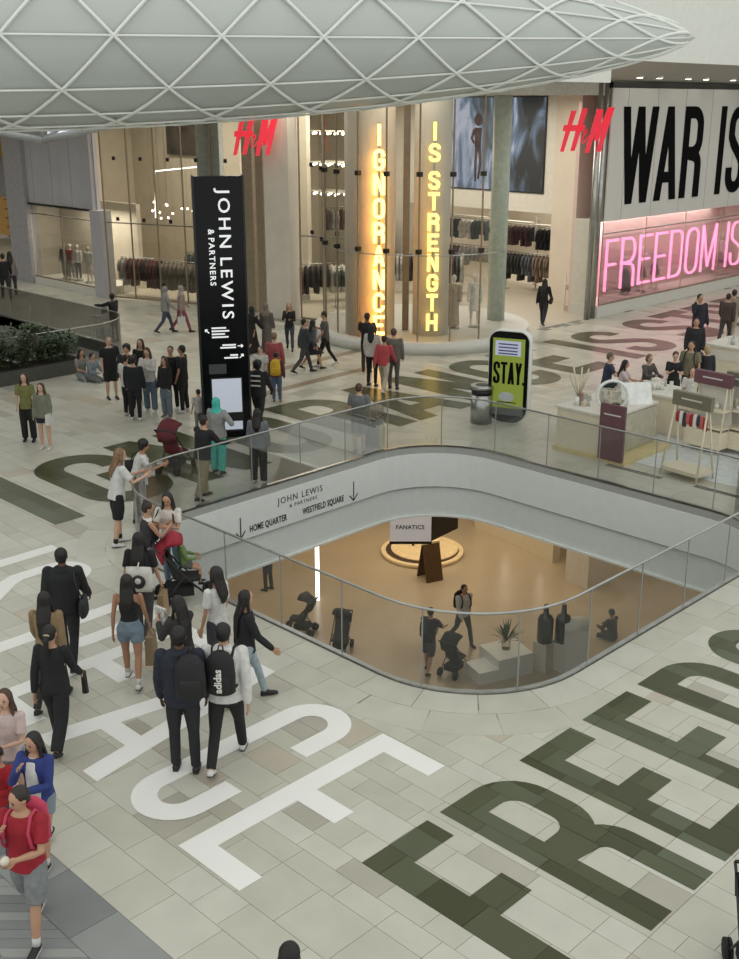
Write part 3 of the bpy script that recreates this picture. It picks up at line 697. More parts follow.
def sparkle(x, y, z, label, n, spread, grp):
    for k, yk in enumerate(sorted([rng.uniform(-spread, spread) for _ in range(n)], reverse=True)):
        zz = z + rng.uniform(-.35, .35); o = thing('pendant_bulb', ORDN[k] + ' ' + label + ', from the left', 'bulb', (x + rng.uniform(-.3, .3), y + yk, zz), 0, grp)
        MB().ell((0, 0, 0), .045, .045, .045, 8, 6).build('bulb', LAMP, o); MB().tube([(0, 0, .04), (0, 0, 8.6 - zz)], .003, 4).build('cord', DARK, o)
sparkle(29.5, 41.5, 3.0, 'tiny glowing bulb above the clothes rail', 12, 1.6, 'bulbs above the clothes rail')
for n_, (zz, rows, cols, yy) in enumerate(((6.35, 2, 8, 35.0), (5.15, 3, 7, 35.0), (4.0, 3, 5, 35.0))):
    o = thing('ceiling_lamp_grid', ('top', 'middle', 'lowest')[n_] + ' of the three rows of bright spots inside the shop', 'light', (31.8, yy, zz), 0, 'rows of spot lights in the shop')
    MB().box(-.03, rows * .5 - .3, -.1 - cols * .42 + .4, .1, .07, .1).build('frame', OFFW, o); MB().tube([(0, 0, .08), (0, 0, 8.6 - zz)], .006, 4).build('rod', DARK, o)
    for a_ in range(rows):
        for b_ in range(cols): MB().ell((a_ * .5 - .05, -b_ * .42, 0), .06, .06, .05, 8, 6).build('bulb', LAMP, o)
# rounded corner with the illuminated columns
DC, DR = (28.25, 25.45), 3.35
plin = struct(MB().cyl(*DC, 3.65, 0, .38, 72).build('platform_2', mat('white_plinth', (205, 203, 196), .3, var=.02)), 'curved white plinth of the corner window', 'platform')
gw = thing('window_5', 'curved glass corner window above the white plinth', 'window'); gw['kind'] = 'structure'
for k in range(8):
    a0, a1 = 132.5 + k * 17.5, 132.5 + (k + 1) * 17.5
    wall_strip([(DC[0] + DR * math.cos(R(a)), DC[1] + DR * math.sin(R(a))) for a in [a0 + .12 + (a1 - a0 - .24) * q / 6 for q in range(7)]], .38, 8.6, False).build('pane', SGLASS, gw)
    x, y = DC[0] + DR * math.cos(R(a0)), DC[1] + DR * math.sin(R(a0)); MB().box(x - .02, x + .02, y - .02, y + .02, .38, 8.6).build('mullion', BRONZE, gw)
    for z in (3.1, 5.4): MB().box(x - .07, x + .07, y - .07, y + .07, z, z + .14).build('clamp', DARK, gw)
MB().tube([(DC[0] + DR * math.cos(R(a)), DC[1] + DR * math.sin(R(a)), 3.05) for a in range(133, 274, 4)], .02, 6).build('transom', STEEL, gw)
def column(n, px, r_, m, label, base=.38):
    return struct(MB().cyl(px[0], px[1], r_, base, 8.6, 32).build('pillar_%d' % n, m), label, 'pillar')
PEACH = mat('pale_column', (228, 216, 200), .5, var=.03)
c1 = (25.75, 25.46); c3 = (27.01, 23.95); c4 = (30.45, 23.97)
column(6, c1, .80, PEACH, 'broad pale column behind the IGNORANCE letters'); column(7, c3, .58, GREYP, 'pale grey column behind the IS STRENGTH letters')
column(8, c4, .30, mat('greenish_column', (176, 186, 174), .4), 'slim greenish column right of the corner window', 0)
x, y = (26.74, 24.95); struct(MB().obox((x, y), (x + .15, y - .15), .1, .38, 8.6).build('pillar_9', BRONZE), 'bronze post between the lit columns', 'pillar')
LED = mat('yellow_led', (255, 222, 118), emit=2.3); LEDO = mat('amber_led', (255, 196, 98), emit=6.5)
def led_column(word, c, r_, px_off, top, bot, m, label):
    n = sum(.3 if q == ' ' else 1 for q in word); pitch = (top - bot) / n; zt = top
    to = -Vector((c[0], c[1])).normalized(); side = Vector((to.y, -to.x)) * -1
    L_ = thing('led_letter_sign', label, 'sign', (c[0] + to.x * (r_ + .12) + side.x * px_off, c[1] + to.y * (r_ + .12) + side.y * px_off, 0), math.atan2(to.y, to.x) + PI / 2)
    MB().box(-.03, .03, .0, .06, bot, top).build('backing_rail', STEEL, L_)
    for i, ch in enumerate(word):
        if ch == ' ': zt -= .3 * pitch; continue
        zt -= pitch; wd = glyph_w(ch, .36, .1); hh = pitch * .86
        link('letter', letter_solid(ch, wd, hh, .1, .05).mesh('letter'), m, L_, (-wd / 2, 0, zt + .05), (PI / 2, 0, 0))
    return L_
led_column('IGNORANCE', c1, .80, .28, 6.95, .42, LEDO, 'vertical glowing amber letters spelling IGNORANCE on the column')
led_column('IS STRENGTH', c3, .58, .05, 7.0, .55, LED, 'vertical glowing yellow letters spelling IS STRENGTH on the column')
o = thing('lightbox', 'bright white lightbox between the lit columns', 'lightbox', (29.6, 26.2, .38), R(-45)); MB().box(-.2, .2, -.05, .05, 0, 3.2).build('case', OFFW, o); MB().box(-.17, .17, -.06, -.05, 1.25, 3.15).build('diffuser', STRIP, o)
# wall with the screen, entrance below
wb = struct(MB().box(37, 37.3, 26.45, 34.5, 3.36, 8.6).build('wall_back', OFFW), 'white wall above the shop entrance', 'wall')
wr = struct(MB().obox((36.15, 24.1), (37.12, 26.45), .3, 0, 8.6).build('wall_return', mat('return_wall', (206, 196, 182), .55, var=.03, scale=1)), 'pale wall right of the shop entrance', 'wall')
scr = thing('video_screen', 'big video screen showing a figure before a waterfall among rocks', 'screen', (36.95, 29.7, 5.93), face_rot(-1, 0)[2])
MB().box(-2.75, 2.75, .0, .06, -1.83, 1.83).build('frame', BLACK, scr)
def screen_mat():
    m = bpy.data.materials.new('waterfall_screen'); m.use_nodes = True; nt = m.node_tree; N = nt.nodes; b = N['Principled BSDF']
    tc = N.new('ShaderNodeTexCoord'); mp = N.new('ShaderNodeMapping'); mp.inputs['Scale'].default_value = (1.6, 1, .55); nt.links.new(tc.outputs['Object'], mp.inputs[0])
    n1 = N.new('ShaderNodeTexNoise'); n1.inputs['Scale'].default_value = .8; n1.inputs['Detail'].default_value = 7; n1.inputs['Distortion'].default_value = 1.2; nt.links.new(mp.outputs[0], n1.inputs['Vector'])
    sp = N.new('ShaderNodeSeparateXYZ'); nt.links.new(tc.outputs['Object'], sp.inputs[0])
    bias = N.new('ShaderNodeMapRange'); bias.inputs[1].default_value = -2.6; bias.inputs[2].default_value = 2.6; bias.inputs[3].default_value = .17; bias.inputs[4].default_value = -.17; nt.links.new(sp.outputs[0], bias.inputs[0])
    ad = N.new('ShaderNodeMath'); nt.links.new(n1.outputs['Fac'], ad.inputs[0]); nt.links.new(bias.outputs[0], ad.inputs[1])
    rp = N.new('ShaderNodeValToRGB'); el = rp.color_ramp.elements
    for c_ in range(2): el.new(.5)
    for e, (p, c) in zip(el, ((.36, (36, 42, 44)), (.46, (74, 88, 98)), (.56, (120, 142, 168)), (.66, (198, 206, 226)))): e.position = p; e.color = (*lin(c), 1)
    nt.links.new(ad.outputs[0], rp.inputs[0]); nt.links.new(rp.outputs[0], b.inputs['Emission Color']); b.inputs['Emission Strength'].default_value = .62; b.inputs['Base Color'].default_value = (.01, .01, .01, 1)
    return m
MB().box(-2.7, 2.7, -.01, .0, -1.78, 1.78).build('picture', screen_mat(), scr)
fm = MB(); SK_ = mat('screen_figure', (70, 48, 48), .7)
fm.tube([(-.62, -.02, -.15), (-.62, -.02, .62)], [.16, .19], 8); fm.ell((-.62, -.02, .93), .22, .02, .25)
for a_, b_, c_ in (((-.68, -.02, -.1), (-.72, -.02, -.8), (-.70, -.02, -1.5)), ((-.55, -.02, -.1), (-.46, -.02, -.75), (-.56, -.02, -1.4)), ((-.8, -.02, .55), (-.95, -.02, .2), (-.82, -.02, .0))): fm.tube([a_, b_, c_], [.09, .07, .05], 6)
for i_, v_ in enumerate(fm.v): fm.v[i_] = (v_[0], -.014 + (v_[1] + .02) * .03, v_[2])
fm.build('pictured_figure', SK_, scr)
struct(MB().box(46, 46.3, 22.9, 47, 0, 8.6).build('wall_shop_deep', BEIGE), 'beige wall deep behind the entrance', 'wall')
struct(MB().box(37.3, 46, 36, 36.2, 0, 5).build('wall_shop_deep_side', BEIGE), 'beige side wall behind the entrance', 'wall')
struct(MB().box(37.3, 46, 25.2, 36, 4.8, 5).build('ceiling_entrance', OFFW), 'pale ceiling behind the entrance', 'ceiling')
struct(MB().box(28.2, 36.7, 22.85, 23.1, 7.75, 8.6).build('trim_6', mat('header_grey', (170, 166, 154), .5)), 'grey header beam across the entrance', 'trim')
for x_ in (34.35, 34.72): struct(MB().cyl(x_, 22.85, .10, 0, 8.6, 16).build('pillar_10', STEEL), 'slim steel post beside the billboard', 'pillar')
# billboard wall and pink neon window
bb = thing('billboard', 'white panelled billboard reading WAR IS in huge black letters', 'billboard', (34.95, 22.75, 0))
for k in range(12): MB().box(k + .006, k + .994, -.03 - .012 * (k % 2), .03, 3.46, 8.0).build('panel', mat('billboard_white', (206, 203, 198), .5, var=.02, scale=1), bb)
xx = {'W': .75, 'A': 3.18, 'R': 5.05}
for ch, x0, wd in (('W', .72, 2.35), ('A', 3.12, 1.6), ('R', 4.98, 1.45)): link('letter', letter_solid(ch, wd, 3.38, .44, .012).mesh('letter'), INKM, bb, (x0, -.045, 4.0), (PI / 2, 0, 0))
for ch, x0, wd in (('I', 7.75, .44), ('S', 8.55, 1.45)): link('letter', letter_solid(ch, wd, 3.38, .44, .012).mesh('letter'), INKM, bb, (x0, -.045, 4.0), (PI / 2, 0, 0))
struct(MB().box(34.9, 47, 22.9, 23.1, 3.46, 8.5).build('wall_right', OFFW), 'pale wall behind the billboard', 'wall')
struct(MB().box(34.9, 47, 22.7, 23.0, 8.0, 8.2).build('trim_7', BLACK), 'black gap above the billboard', 'trim')
struct(MB().box(34.9, 47, 22.75, 24.0, 0, .42).build('platform_3', mat('white_plinth', (205, 203, 196))), 'pale base of the neon window', 'platform')
struct(MB().box(35.0, 47, 24.0, 24.15, 0, 8.5).build('wall_neon_back', mat('dusty_rose', (214, 190, 184), .6, var=.04)), 'dusty rose backdrop of the neon window', 'wall')
struct(MB().box(35.0, 47, 23.1, 24.0, 3.4, 3.5).build('ceiling_neon', OFFW), 'ceiling of the neon window', 'ceiling')
struct(MB().box(34.95, 35.05, 22.95, 24.0, 0, 3.46).build('wall_neon_blocker', OFFW), 'pale side wall added to hold back the neon glow', 'wall')  # added to stop pink neon light spilling onto the return wall
shop_glass(6, (35.0, 22.8), (46.6, 22.8), .42, 3.44, 'long shop window with pink neon lettering', 4, False, .012)
NEON = mat('pink_neon', (255, 138, 186), emit=5)
neon = thing('neon_sign', 'pink neon tube sign reading FREEDOM IS in the shop window', 'neon sign', (35.45, 22.98, .86))
nx_ = .12
for ch in 'FREEDOM IS':
    if ch == ' ': nx_ += .62; continue
    wd = {'I': .12, 'M': 1.2, 'F': .78, 'E': .86}.get(ch, .98)
    m_ = MB()
    for pth in glyph(ch, wd, 1.9, .12)[1]:
        m_.tube([(nx_ + a_, 0, b_) for a_, b_ in pth], .05, 8)
    m_.build('neon_letter', NEON, neon); nx_ += wd + .27
MB().box(0, 10.6, .06, .09, -.04, -.01).build('rail', STEEL, neon); MB().box(0, 10.6, .06, .09, 1.93, 1.96).build('rail', STEEL, neon)
# red H&M signs
RED = mat('red_acrylic', (214, 48, 66), emit=.55)
def hm_sign(loc, to, label, sc):
    L_ = thing('shop_sign', label, 'sign', loc, math.atan2(to[1], to[0]) + PI / 2)
    def slant(m): 
        for i_, v_ in enumerate(m.v): m.v[i_] = ((v_[0] + .22 * v_[2]) * sc, v_[1] * sc, v_[2] * sc)
        return m
    def stroke(m, p, q, w0, w1):
        m.add([(p[0] - w0, 0, p[1]), (p[0] + w0, 0, p[1]), (q[0] + w1, 0, q[1]), (q[0] - w1, 0, q[1]), (p[0] - w0, -.12, p[1]), (p[0] + w0, -.12, p[1]), (q[0] + w1, -.12, q[1]), (q[0] - w1, -.12, q[1])],
              [(3, 2, 1, 0), (4, 5, 6, 7), (0, 1, 5, 4), (1, 2, 6, 5), (2, 3, 7, 6), (3, 0, 4, 7)])
    m_ = MB(); stroke(m_, (-.62, -.75), (-.58, .70), .07, .10); stroke(m_, (-.24, -.72), (-.20, .78), .08, .11); m_.box(-.80, -.02, -.12, 0, -.02, .20); slant(m_).build('letter_h', RED, L_)
    m_ = MB(); m_.tube([(-.02, -.06, -.1), (.06, -.06, .06), (.1, -.06, -.05), (-.02, -.06, -.3), (.02, -.06, -.45), (.14, -.06, -.38), (.2, -.06, -.2)], .035, 6); slant(m_).build('ampersand', RED, L_)
    m_ = MB(); stroke(m_, (.30, -.78), (.34, .76), .08, .10); stroke(m_, (.52, -.35), (.38, .74), .07, .10); stroke(m_, (.52, -.35), (.72, .80), .07, .10); stroke(m_, (.72, -.74), (.76, .82), .08, .11); slant(m_).build('letter_m', RED, L_)
    for px in (-.4, .4): MB().box(px * sc - .02, px * sc + .02, .0, 1.1, -.02, .02).build('bracket', DARK, L_)
    return L_
hm_sign((25.75, 31.1, 6.42), (-.72, -.69), 'red italic shop sign reading H&M above the broad grey pillar', .84)
hm_sign((33.75, 23.0, 6.6), (-.80, -.6), 'red italic shop sign reading H&M beside the billboard', .93)
# ---------------------------------------------------------------- sign tower
TOV = -Vector((15.72, 20.29)).normalized()
tw = thing('sign_tower', 'tall glossy black sign tower reading JOHN LEWIS & PARTNERS', 'sign tower', (15.72, 20.29, 0), math.atan2(TOV.y, TOV.x) + PI / 2 + R(4))
MB().box(-.55, .55, -.14, .14, 0, 5.98).build('body', GLOSSBLACK, tw)
MB().box(-.57, -.53, -.16, .16, 0, 6.0).build('edge_trim', DARK, tw); MB().box(.53, .57, -.16, .16, 0, 6.0).build('edge_trim', DARK, tw)
WL = mat('white_lettering', (222, 224, 224), .5, emit=.55)
def tower_word(txt, size, length, x_, z_):
    me = text_mesh(txt, size, .004, 1.0, .004, 1.3); xs_ = [v.co.x for v in me.vertices]; k_ = length / (max(xs_) - min(xs_)); c_ = (max(xs_) + min(xs_)) / 2
    for v in me.vertices: v.co.x = (v.co.x - c_) * (k_ if len(txt) > 1 else 1)
    link('word', me, WL, tw, (x_, -.146, z_), (PI / 2, PI / 2, 0))
tower_word('JOHN', .37, 1.30, .10, 5.08); tower_word('LEWIS', .37, 1.38, .10, 3.52); tower_word('&', .19, .12, -.20, 4.78); tower_word('PARTNERS', .18, 1.06, -.20, 4.12)
for k, (z, x0, x1) in enumerate(((2.62, -.28, .05), (2.55, -.28, .12), (2.48, -.28, .02), (2.41, -.28, .10), (2.22, -.05, .26), (2.16, -.1, .26), (1.98, .12, .30), (1.92, -.02, .30))):
    MB().box(x0, x1, -.148, -.14, z - .018, z + .018).build('direction_text', WL, tw)
def arrow_mesh(c, ang, s_):
    m = MB(); d = Vector((math.cos(ang), math.sin(ang))); n = Vector((-d.y, d.x)); p = Vector(c)
    def bar(a, b, w_):
        e = (b - a).normalized(); q = Vector((-e.y, e.x)) * w_; pts = [a + q, a - q, b - q, b + q]
        m.add([(v.x, -.148, v.y) for v in pts], [(0, 1, 2, 3)]); m.add([(v.x, -.148, v.y) for v in pts], [(3, 2, 1, 0)])
    bar(p - d * s_, p + d * s_, .012); bar(p + d * s_, p + d * s_ * .3 + n * s_ * .6, .012); bar(p + d * s_, p + d * s_ * .3 - n * s_ * .6, .012); return m
arrow_mesh((-.38, 2.55), PI * .75, .06).build('arrow', WL, tw); arrow_mesh((.36, 2.19), 0, .06).build('arrow', WL, tw); arrow_mesh((.38, 1.95), PI / 4, .06).build('arrow', WL, tw)
MB().box(-.38, .02, -.15, -.14, 1.55, 1.78).build('plaque', mat('plaque_grey', (62, 64, 66), .5), tw); arrow_mesh((-.3, 1.67), PI, .06).build('arrow', WL, tw)
MB().box(-.36, .38, -.152, -.14, .16, 1.46).build('screen_bezel', BLACK, tw); MB().box(-.33, .35, -.155, -.152, .62, 1.43).build('screen', mat('map_screen', (186, 192, 206), emit=.35), tw); MB().box(-.33, .35, -.155, -.152, .20, .40).build('screen', mat('map_screen', (196, 206, 222)), tw)

# ---------------------------------------------------------------- STAY kiosk
sv_ = -Vector((21.3, 16.13)).normalized(); st_ = thing('digital_kiosk', 'white pill-shaped digital kiosk with green screen reading STAY', 'kiosk', (21.25, 16.25, 0), math.atan2(sv_.y, sv_.x) + PI / 2 - R(16))
def pill(w_, z0, z1, rt, rb, n=10):
    return arc(w_ / 2 - rt, z1 - rt, rt, 0, 90, n) + arc(-w_ / 2 + rt, z1 - rt, rt, 90, 180, n) + arc(-w_ / 2 + rb, z0 + rb, rb, 180, 270, n) + arc(w_ / 2 - rb, z0 + rb, rb, 270, 360, n)
def slab_y(m, pts, y0, y1):
    n = len(pts); o = len(m.v); m.v += [(x, y0, z) for x, z in pts] + [(x, y1, z) for x, z in pts]
    m.f += [tuple(o + i for i in range(n)), tuple(o + n + i for i in range(n - 1, -1, -1))]; m.sm += [False, False]
    for i in range(n): j = (i + 1) % n; m.f.append((o + j, o + i, o + n + i, o + n + j)); m.sm.append(True)
    return m
slab_y(MB(), pill(1.02, .02, 2.32, .26, .40), -.06, .22).build('shell', WHITE, st_)
slab_y(MB(), pill(.98, .05, 2.30, .25, .38), -.09, -.06).build('bezel', GLOSSBLACK, st_)
GS = mat('green_screen', (142, 158, 60), emit=.17)
MB().box(-.40, .40, -.095, -.09, .42, 2.14).build('screen', GS, st_)
MB().box(-.34, .30, -.098, -.095, 1.72, 2.08).build('text_box', mat('lilac_screen', (186, 190, 212), emit=.25), st_)
for z in (2.0, 1.92, 1.84, 1.77): MB().box(-.26, .22, -.1, -.098, z - .02, z + .015).build('text_line', mat('blue_text', (84, 92, 140), .6), st_)
x0 = -.37
for ch in 'STAY.':
    link('letter', letter_solid(ch, .165, .54, .066, .003).mesh('letter'), INKM, st_, (x0, -.096, 1.02), (PI / 2, 0, 0)); x0 += glyph_w(ch, .165, .066) + .018
MB().loft([((-.02, -.098, .70), (.2, 0, 0), (0, 0, .12)), ((-.02, -.1, .70), (.19, 0, 0), (0, 0, .11))], 14, False).build('picture', mat('shoe_picture', (180, 186, 188), .6), st_)
MB().box(-.25, .22, -.1, -.097, .55, .575).build('text_line', BLACK, st_); MB().box(-.40, .40, -.1, -.09, .24, .42).build('footer', mat('footer_grey', (92, 94, 96), .5), st_)
# ---------------------------------------------------------------- bin
x, y = (20.90, 16.79); b_ = thing('litter_bin', 'round steel litter bin beside the green screen kiosk', 'bin', (x, y, 0))
MB().cyl(0, 0, .27, 0, .72, 28).build('body', STEEL, b_); MB().cyl(0, 0, .26, .72, .86, 28).build('slot_band', BLACK, b_); MB().cyl(0, 0, .28, .86, .95, 28).build('lid', STEEL, b_)
MB().cyl(0, 0, .16, .95, .955, 20).build('opening', BLACK, b_)
# ---------------------------------------------------------------- cosmetics kiosk
CREAM = mat('cream_counter', (212, 203, 180), .45, var=.03); PLUM = mat('plum_sign', (104, 70, 78), .5); OLIVE = mat('olive_sign', (112, 110, 92), .5); YEL = mat('pale_yellow_skirt', (206, 190, 140), .5)
ACR = mat('white_acrylic', (224, 226, 224), .25)
k1 = thing('display_counter', 'cream kiosk counter with plum sign panel on its end', 'counter', (0, 0, 0))
MB().box(20.35, 22.2, 12.75, 14.15, .09, .98).build('body', CREAM, k1); MB().box(20.32, 22.25, 12.7, 14.2, .98, 1.03).build('worktop', OFFW, k1); MB().box(20.30, 22.25, 12.3, 14.2, 0, .09).build('skirting', YEL, k1)
MB().box(20.28, 20.34, 12.35, 12.98, .06, 1.32).build('sign_panel', PLUM, k1); MB().box(20.35, 22.2, 12.72, 12.75, .12, .95).build('side_panel', mat('grey_cream', (176, 172, 156), .5), k1)
MB().box(20.275, 20.28, 12.45, 12.88, 1.08, 1.11).build('sign_text', OFFW, k1)
k2 = thing('display_counter', 'cream kiosk counter where the seated shoppers lean', 'counter', (0, 0, 0))
MB().box(23.0, 24.0, 11.9, 14.0, .08, .92).build('body', CREAM, k2); MB().box(22.95, 24.05, 11.85, 14.05, .92, .98).build('worktop', OFFW, k2); MB().box(23.02, 24.0, 11.9, 14.0, 0, .08).build('skirting', GREYP, k2)
MB().box(22.97, 23.0, 13.96, 14.02, .1, .9).build('red_edge', mat('red_edge', (150, 40, 40), .5), k2)
k3 = thing('display_counter', 'cream counter with dark base at the right edge', 'counter', (0, 0, 0))
MB().box(29.0, 30.4, 11.0, 15.2, .15, .98).build('body', CREAM, k3); MB().box(28.95, 30.45, 10.95, 15.25, .98, 1.03).build('worktop', OFFW, k3); MB().box(29.05, 30.4, 11, 15.15, 0, .15).build('dark_base', mat('dark_olive', (58, 58, 48), .5), k3); MB().box(28.98, 29.0, 12.6, 15.1, .62, .9).build('sign_strip', GREYP, k3)
def sundries(cx_, cy_, z, n, sx, sy, seed, label, grp):
    r_ = random.Random(seed)
    kinds = []
    cols = [(226, 226, 222), (214, 214, 208), (188, 186, 178), (206, 196, 170), (150, 120, 110), (90, 88, 84)]
    for k, yk in enumerate(sorted([r_.uniform(-sy, sy) for _ in range(n)], reverse=True)):
        a, b, h_ = r_.uniform(.03, .06), r_.uniform(.03, .06), r_.uniform(.06, .28); c = r_.choice(cols[:4] if r_.random() < .8 else cols)
        px, py = cx_ + r_.uniform(-sx, sx), cy_ + yk
        m = MB()
        if r_.random() < .5: m.cyl(0, 0, a, 0, h_ * .7, 10).cyl(0, 0, a * .5, h_ * .7, h_, 8)
        else: m.box(-a, a, -b, b, 0, h_).box(-a * 1.1, a * 1.1, -b * 1.1, b * 1.1, h_, h_ + .012)
        o = m.build('cosmetics_item', mat('cosmetic_%d%d%d' % c, c, .35), None, (px, py, z), r_.random() * 3); tag(o, ORDN[k] + ' ' + label + ', from the left', 'cosmetics', grp)
sundries(21.3, 13.5, 1.03, 22, .75, .55, 3, 'small pale cosmetics item on the counter with the plum sign', 'cosmetics on the plum sign counter')
sundries(23.5, 12.9, .98, 26, .4, .95, 4, 'small pale cosmetics item on the shoppers counter', 'cosmetics on the shoppers counter')
sundries(29.8, 13.6, 1.03, 14, .5, 1.2, 5, 'small item on the counter at the right edge', 'items on the right edge counter')
x, y = 20.75, 13.0
o = thing('ring_frame', 'round white ring frame on the kiosk counter', 'ring frame', (x, y, 1.03), R(-50))
MB().tube([(.33 * math.cos(a / 24 * 2 * PI), 0, .36 + .33 * math.sin(a / 24 * 2 * PI)) for a in range(26)], .035, 8).build('frame', ACR, o); MB().box(-.12, .12, -.08, .08, 0, .03).build('foot', ACR, o)
slab_y(MB(), [(.31 * math.cos(a / 24 * 2 * PI), .36 + .31 * math.sin(a / 24 * 2 * PI)) for a in range(24)], -.005, .005).build('clear_disc', SGLASS, o)
o = thing('reed_diffuser', 'white vase with pale dried stems on the kiosk counter', 'vase', (20.7, 13.85, 1.03)); MB().cyl(0, 0, .09, 0, .2, 14).build('vase', ACR, o)
m_ = MB()
for k in range(12): a = k * 2.4; m_.tube([(0, 0, .15), (math.cos(a) * .22, math.sin(a) * .22, .62 + .1 * (k % 3))], [.008, .022], 5)
m_.build('dried_stems', mat('dried_stem', (206, 196, 172), .7), o)
o = thing('sloped_tester_board', 'tilted white tester board on the kiosk counter', 'display board', (21.75, 13.0, 1.03), R(-40)); MB().add([(-.35, -.15, 0), (.35, -.15, 0), (.35, .12, .45), (-.35, .12, .45), (-.35, -.10, 0), (.35, -.10, 0), (.35, .15, .45), (-.35, .15, .45)], [(0, 1, 2, 3), (7, 6, 5, 4), (0, 4, 5, 1), (1, 5, 6, 2), (2, 6, 7, 3), (3, 7, 4, 0)]).build('board', ACR, o)
def a_frame(loc, rot, label, signm, shelf, grp=None):
    o = thing('display_stand', label, 'display stand', loc, rot)
    for sx in (-.42, .42):
        for sy in (-.3, .3): MB().tube([(sx * 1.08, sy, 0), (sx * .92, sy * .12, 1.5)], .022, 6).build('leg', CREAM, o)
    MB().box(-.46, .46, -.3, .3, .12, .2).build('shelf', CREAM, o); MB().box(-.47, .47, -.06, .06, 1.5, 1.80).build('header_sign', signm, o); MB().box(-.25, .25, -.066, -.06, 1.65, 1.68).build('sign_text', OFFW, o)
    if shelf:
        for z in (.55, .95): MB().box(-.44, .44, -.22, .22, z, z + .04).build('shelf', CREAM, o)
        MB().box(-.44, .44, .1, .14, .2, 1.5).build('back_panel', OFFW, o); MB().box(-.46, .46, -.28, .28, .2, .5).build('drawer', CREAM, o)
    else: MB().tube([(-.4, 0, 1.4), (.4, 0, 1.4)], .015, 6).build('rail', STEEL, o)
    return o
x, y = (20.68, 11.01); AF = (x, y); a_frame((x, y, 0), R(-90 - 6), 'open display stand with olive sign and small hanging items', OLIVE, False)
for k in range(9):
    c = ((150, 40, 44), (214, 210, 204), (52, 52, 60), (190, 96, 90))[k % 4]
    m_ = MB().loft([((0, 0, -.02), (.03, 0, 0), (0, .02, 0)), ((0, 0, -.08), (.03, 0, 0), (0, .05, 0)), ((0, 0, -.22 - .04 * (k % 3)), (.033, 0, 0), (0, .055, 0)), ((0, 0, -.26 - .04 * (k % 3)), (.02, 0, 0), (0, .035, 0))], 8)
    q = R(-96); d_ = -.34 + k * .085; o = m_.build('hanging_pouch', mat('pouch_%d' % (k % 4), c, .6), None, (x + math.cos(q) * d_, y + math.sin(q) * d_, 1.39)); tag(o, ORDN[k] + ' small pouch from the left on the open olive sign stand', 'pouch', 'pouches on the olive sign stand')
x, y = (22.77, 11.67); a_frame((x, y, 0), R(-94), 'shelved display stand with plum sign at the kiosk', PLUM, True); S1 = (x, y)
x, y = (23.07, 11.04); a_frame((x, y, 0), R(-94), 'shelved display stand with olive sign at the right edge', OLIVE, True)
for (sx_, sy_), wh in ((S1, 'plum'), ((x, y), 'olive')):
    sundries(sx_, sy_, .99, 9, .12, .36, int(sx_ * 10), 'small boxed item on the shelved %s sign stand' % wh, 'boxed items on the shelved %s sign stand' % wh)
def stool(loc, label, h_=.62):
    o = thing('stool', label, 'stool', loc, .3, 'white kiosk stools')
    MB().box(-.19, .19, -.19, .19, h_ - .05, h_).build('seat', ACR, o)
    for sx in (-1, 1):
        for sy in (-1, 1): MB().tube([(sx * .20, sy * .20, 0), (sx * .15, sy * .15, h_ - .05)], .015, 6).build('leg', ACR, o)
x, y = (22.55, 13.15); stool((x, y, 0), 'white stool between the two kiosk counters')
# ---------------------------------------------------------------- planter, left
pl = thing('planter', 'long low dark planter in front of the far left balustrade', 'planter', (0, 0, 0))
MB().box(9, 16.9, 28.55, 29.35, 0, .40).build('trough', mat('dark_planter', (72, 72, 68), .6), pl); MB().box(9.05, 16.85, 28.6, 29.3, .40, .43).build('soil', mat('soil', (48, 42, 34), .9), pl)
for k in range(13):
    x = 11.4 + k * .43; y = 28.95; r_ = random.Random(k); tall = k in (0, 1, 5, 6, 7, 9, 10)
    o = thing('leafy_plant', ORDN[k] + (' plant from the left in the long planter, bushy' if tall else ' plant from the left in the long planter, low'), 'plant', (x, y, .43), 0, 'plants in the long planter ' + ('tall' if tall else 'low'))
    m_ = MB(); st2 = MB(); H_ = .95 if tall else .5
    for b_i in range(7): a = r_.random() * 6.28; st2.tube([(0, 0, 0), (math.cos(a) * .14, math.sin(a) * .14, H_ * .8)], .012, 5)
    for q in range(330):
        a = r_.random() * 6.28; rr_ = r_.random() ** .5 * .36; z = r_.uniform(.08, H_ + .15); c = Vector((math.cos(a) * rr_, math.sin(a) * rr_, z))
        d = Vector((math.cos(a + r_.uniform(-1, 1)), math.sin(a + r_.uniform(-1, 1)), r_.uniform(-.3, .7))).normalized(); sdv = d.cross(Vector((r_.random() - .5, r_.random() - .5, 1))).normalized() * .045; l = r_.uniform(.12, .2)
        m_.add([c, c + d * l * .5 + sdv, c + d * l, c + d * l * .5 - sdv], [(0, 1, 2), (0, 2, 3)])
    st2.build('stem', mat('stem_brown', (70, 62, 44), .8), o); m_.build('foliage', LEAF, o)
o = thing('wooden_crate_stand', 'pale wooden frame standing behind the planter', 'frame', (15.6, 29.45, 0)); MB().box(-.05, .05, -.05, .05, 0, 1.05).build('post', mat('pale_wood', (150, 130, 92), .6), o); MB().box(-.02, .55, -.03, .03, .62, .68).build('shelf_bar', mat('pale_wood', (150, 130, 92)), o); MB().box(.45, .55, -.05, .05, 0, .68).build('post', mat('pale_wood', (150, 130, 92)), o)
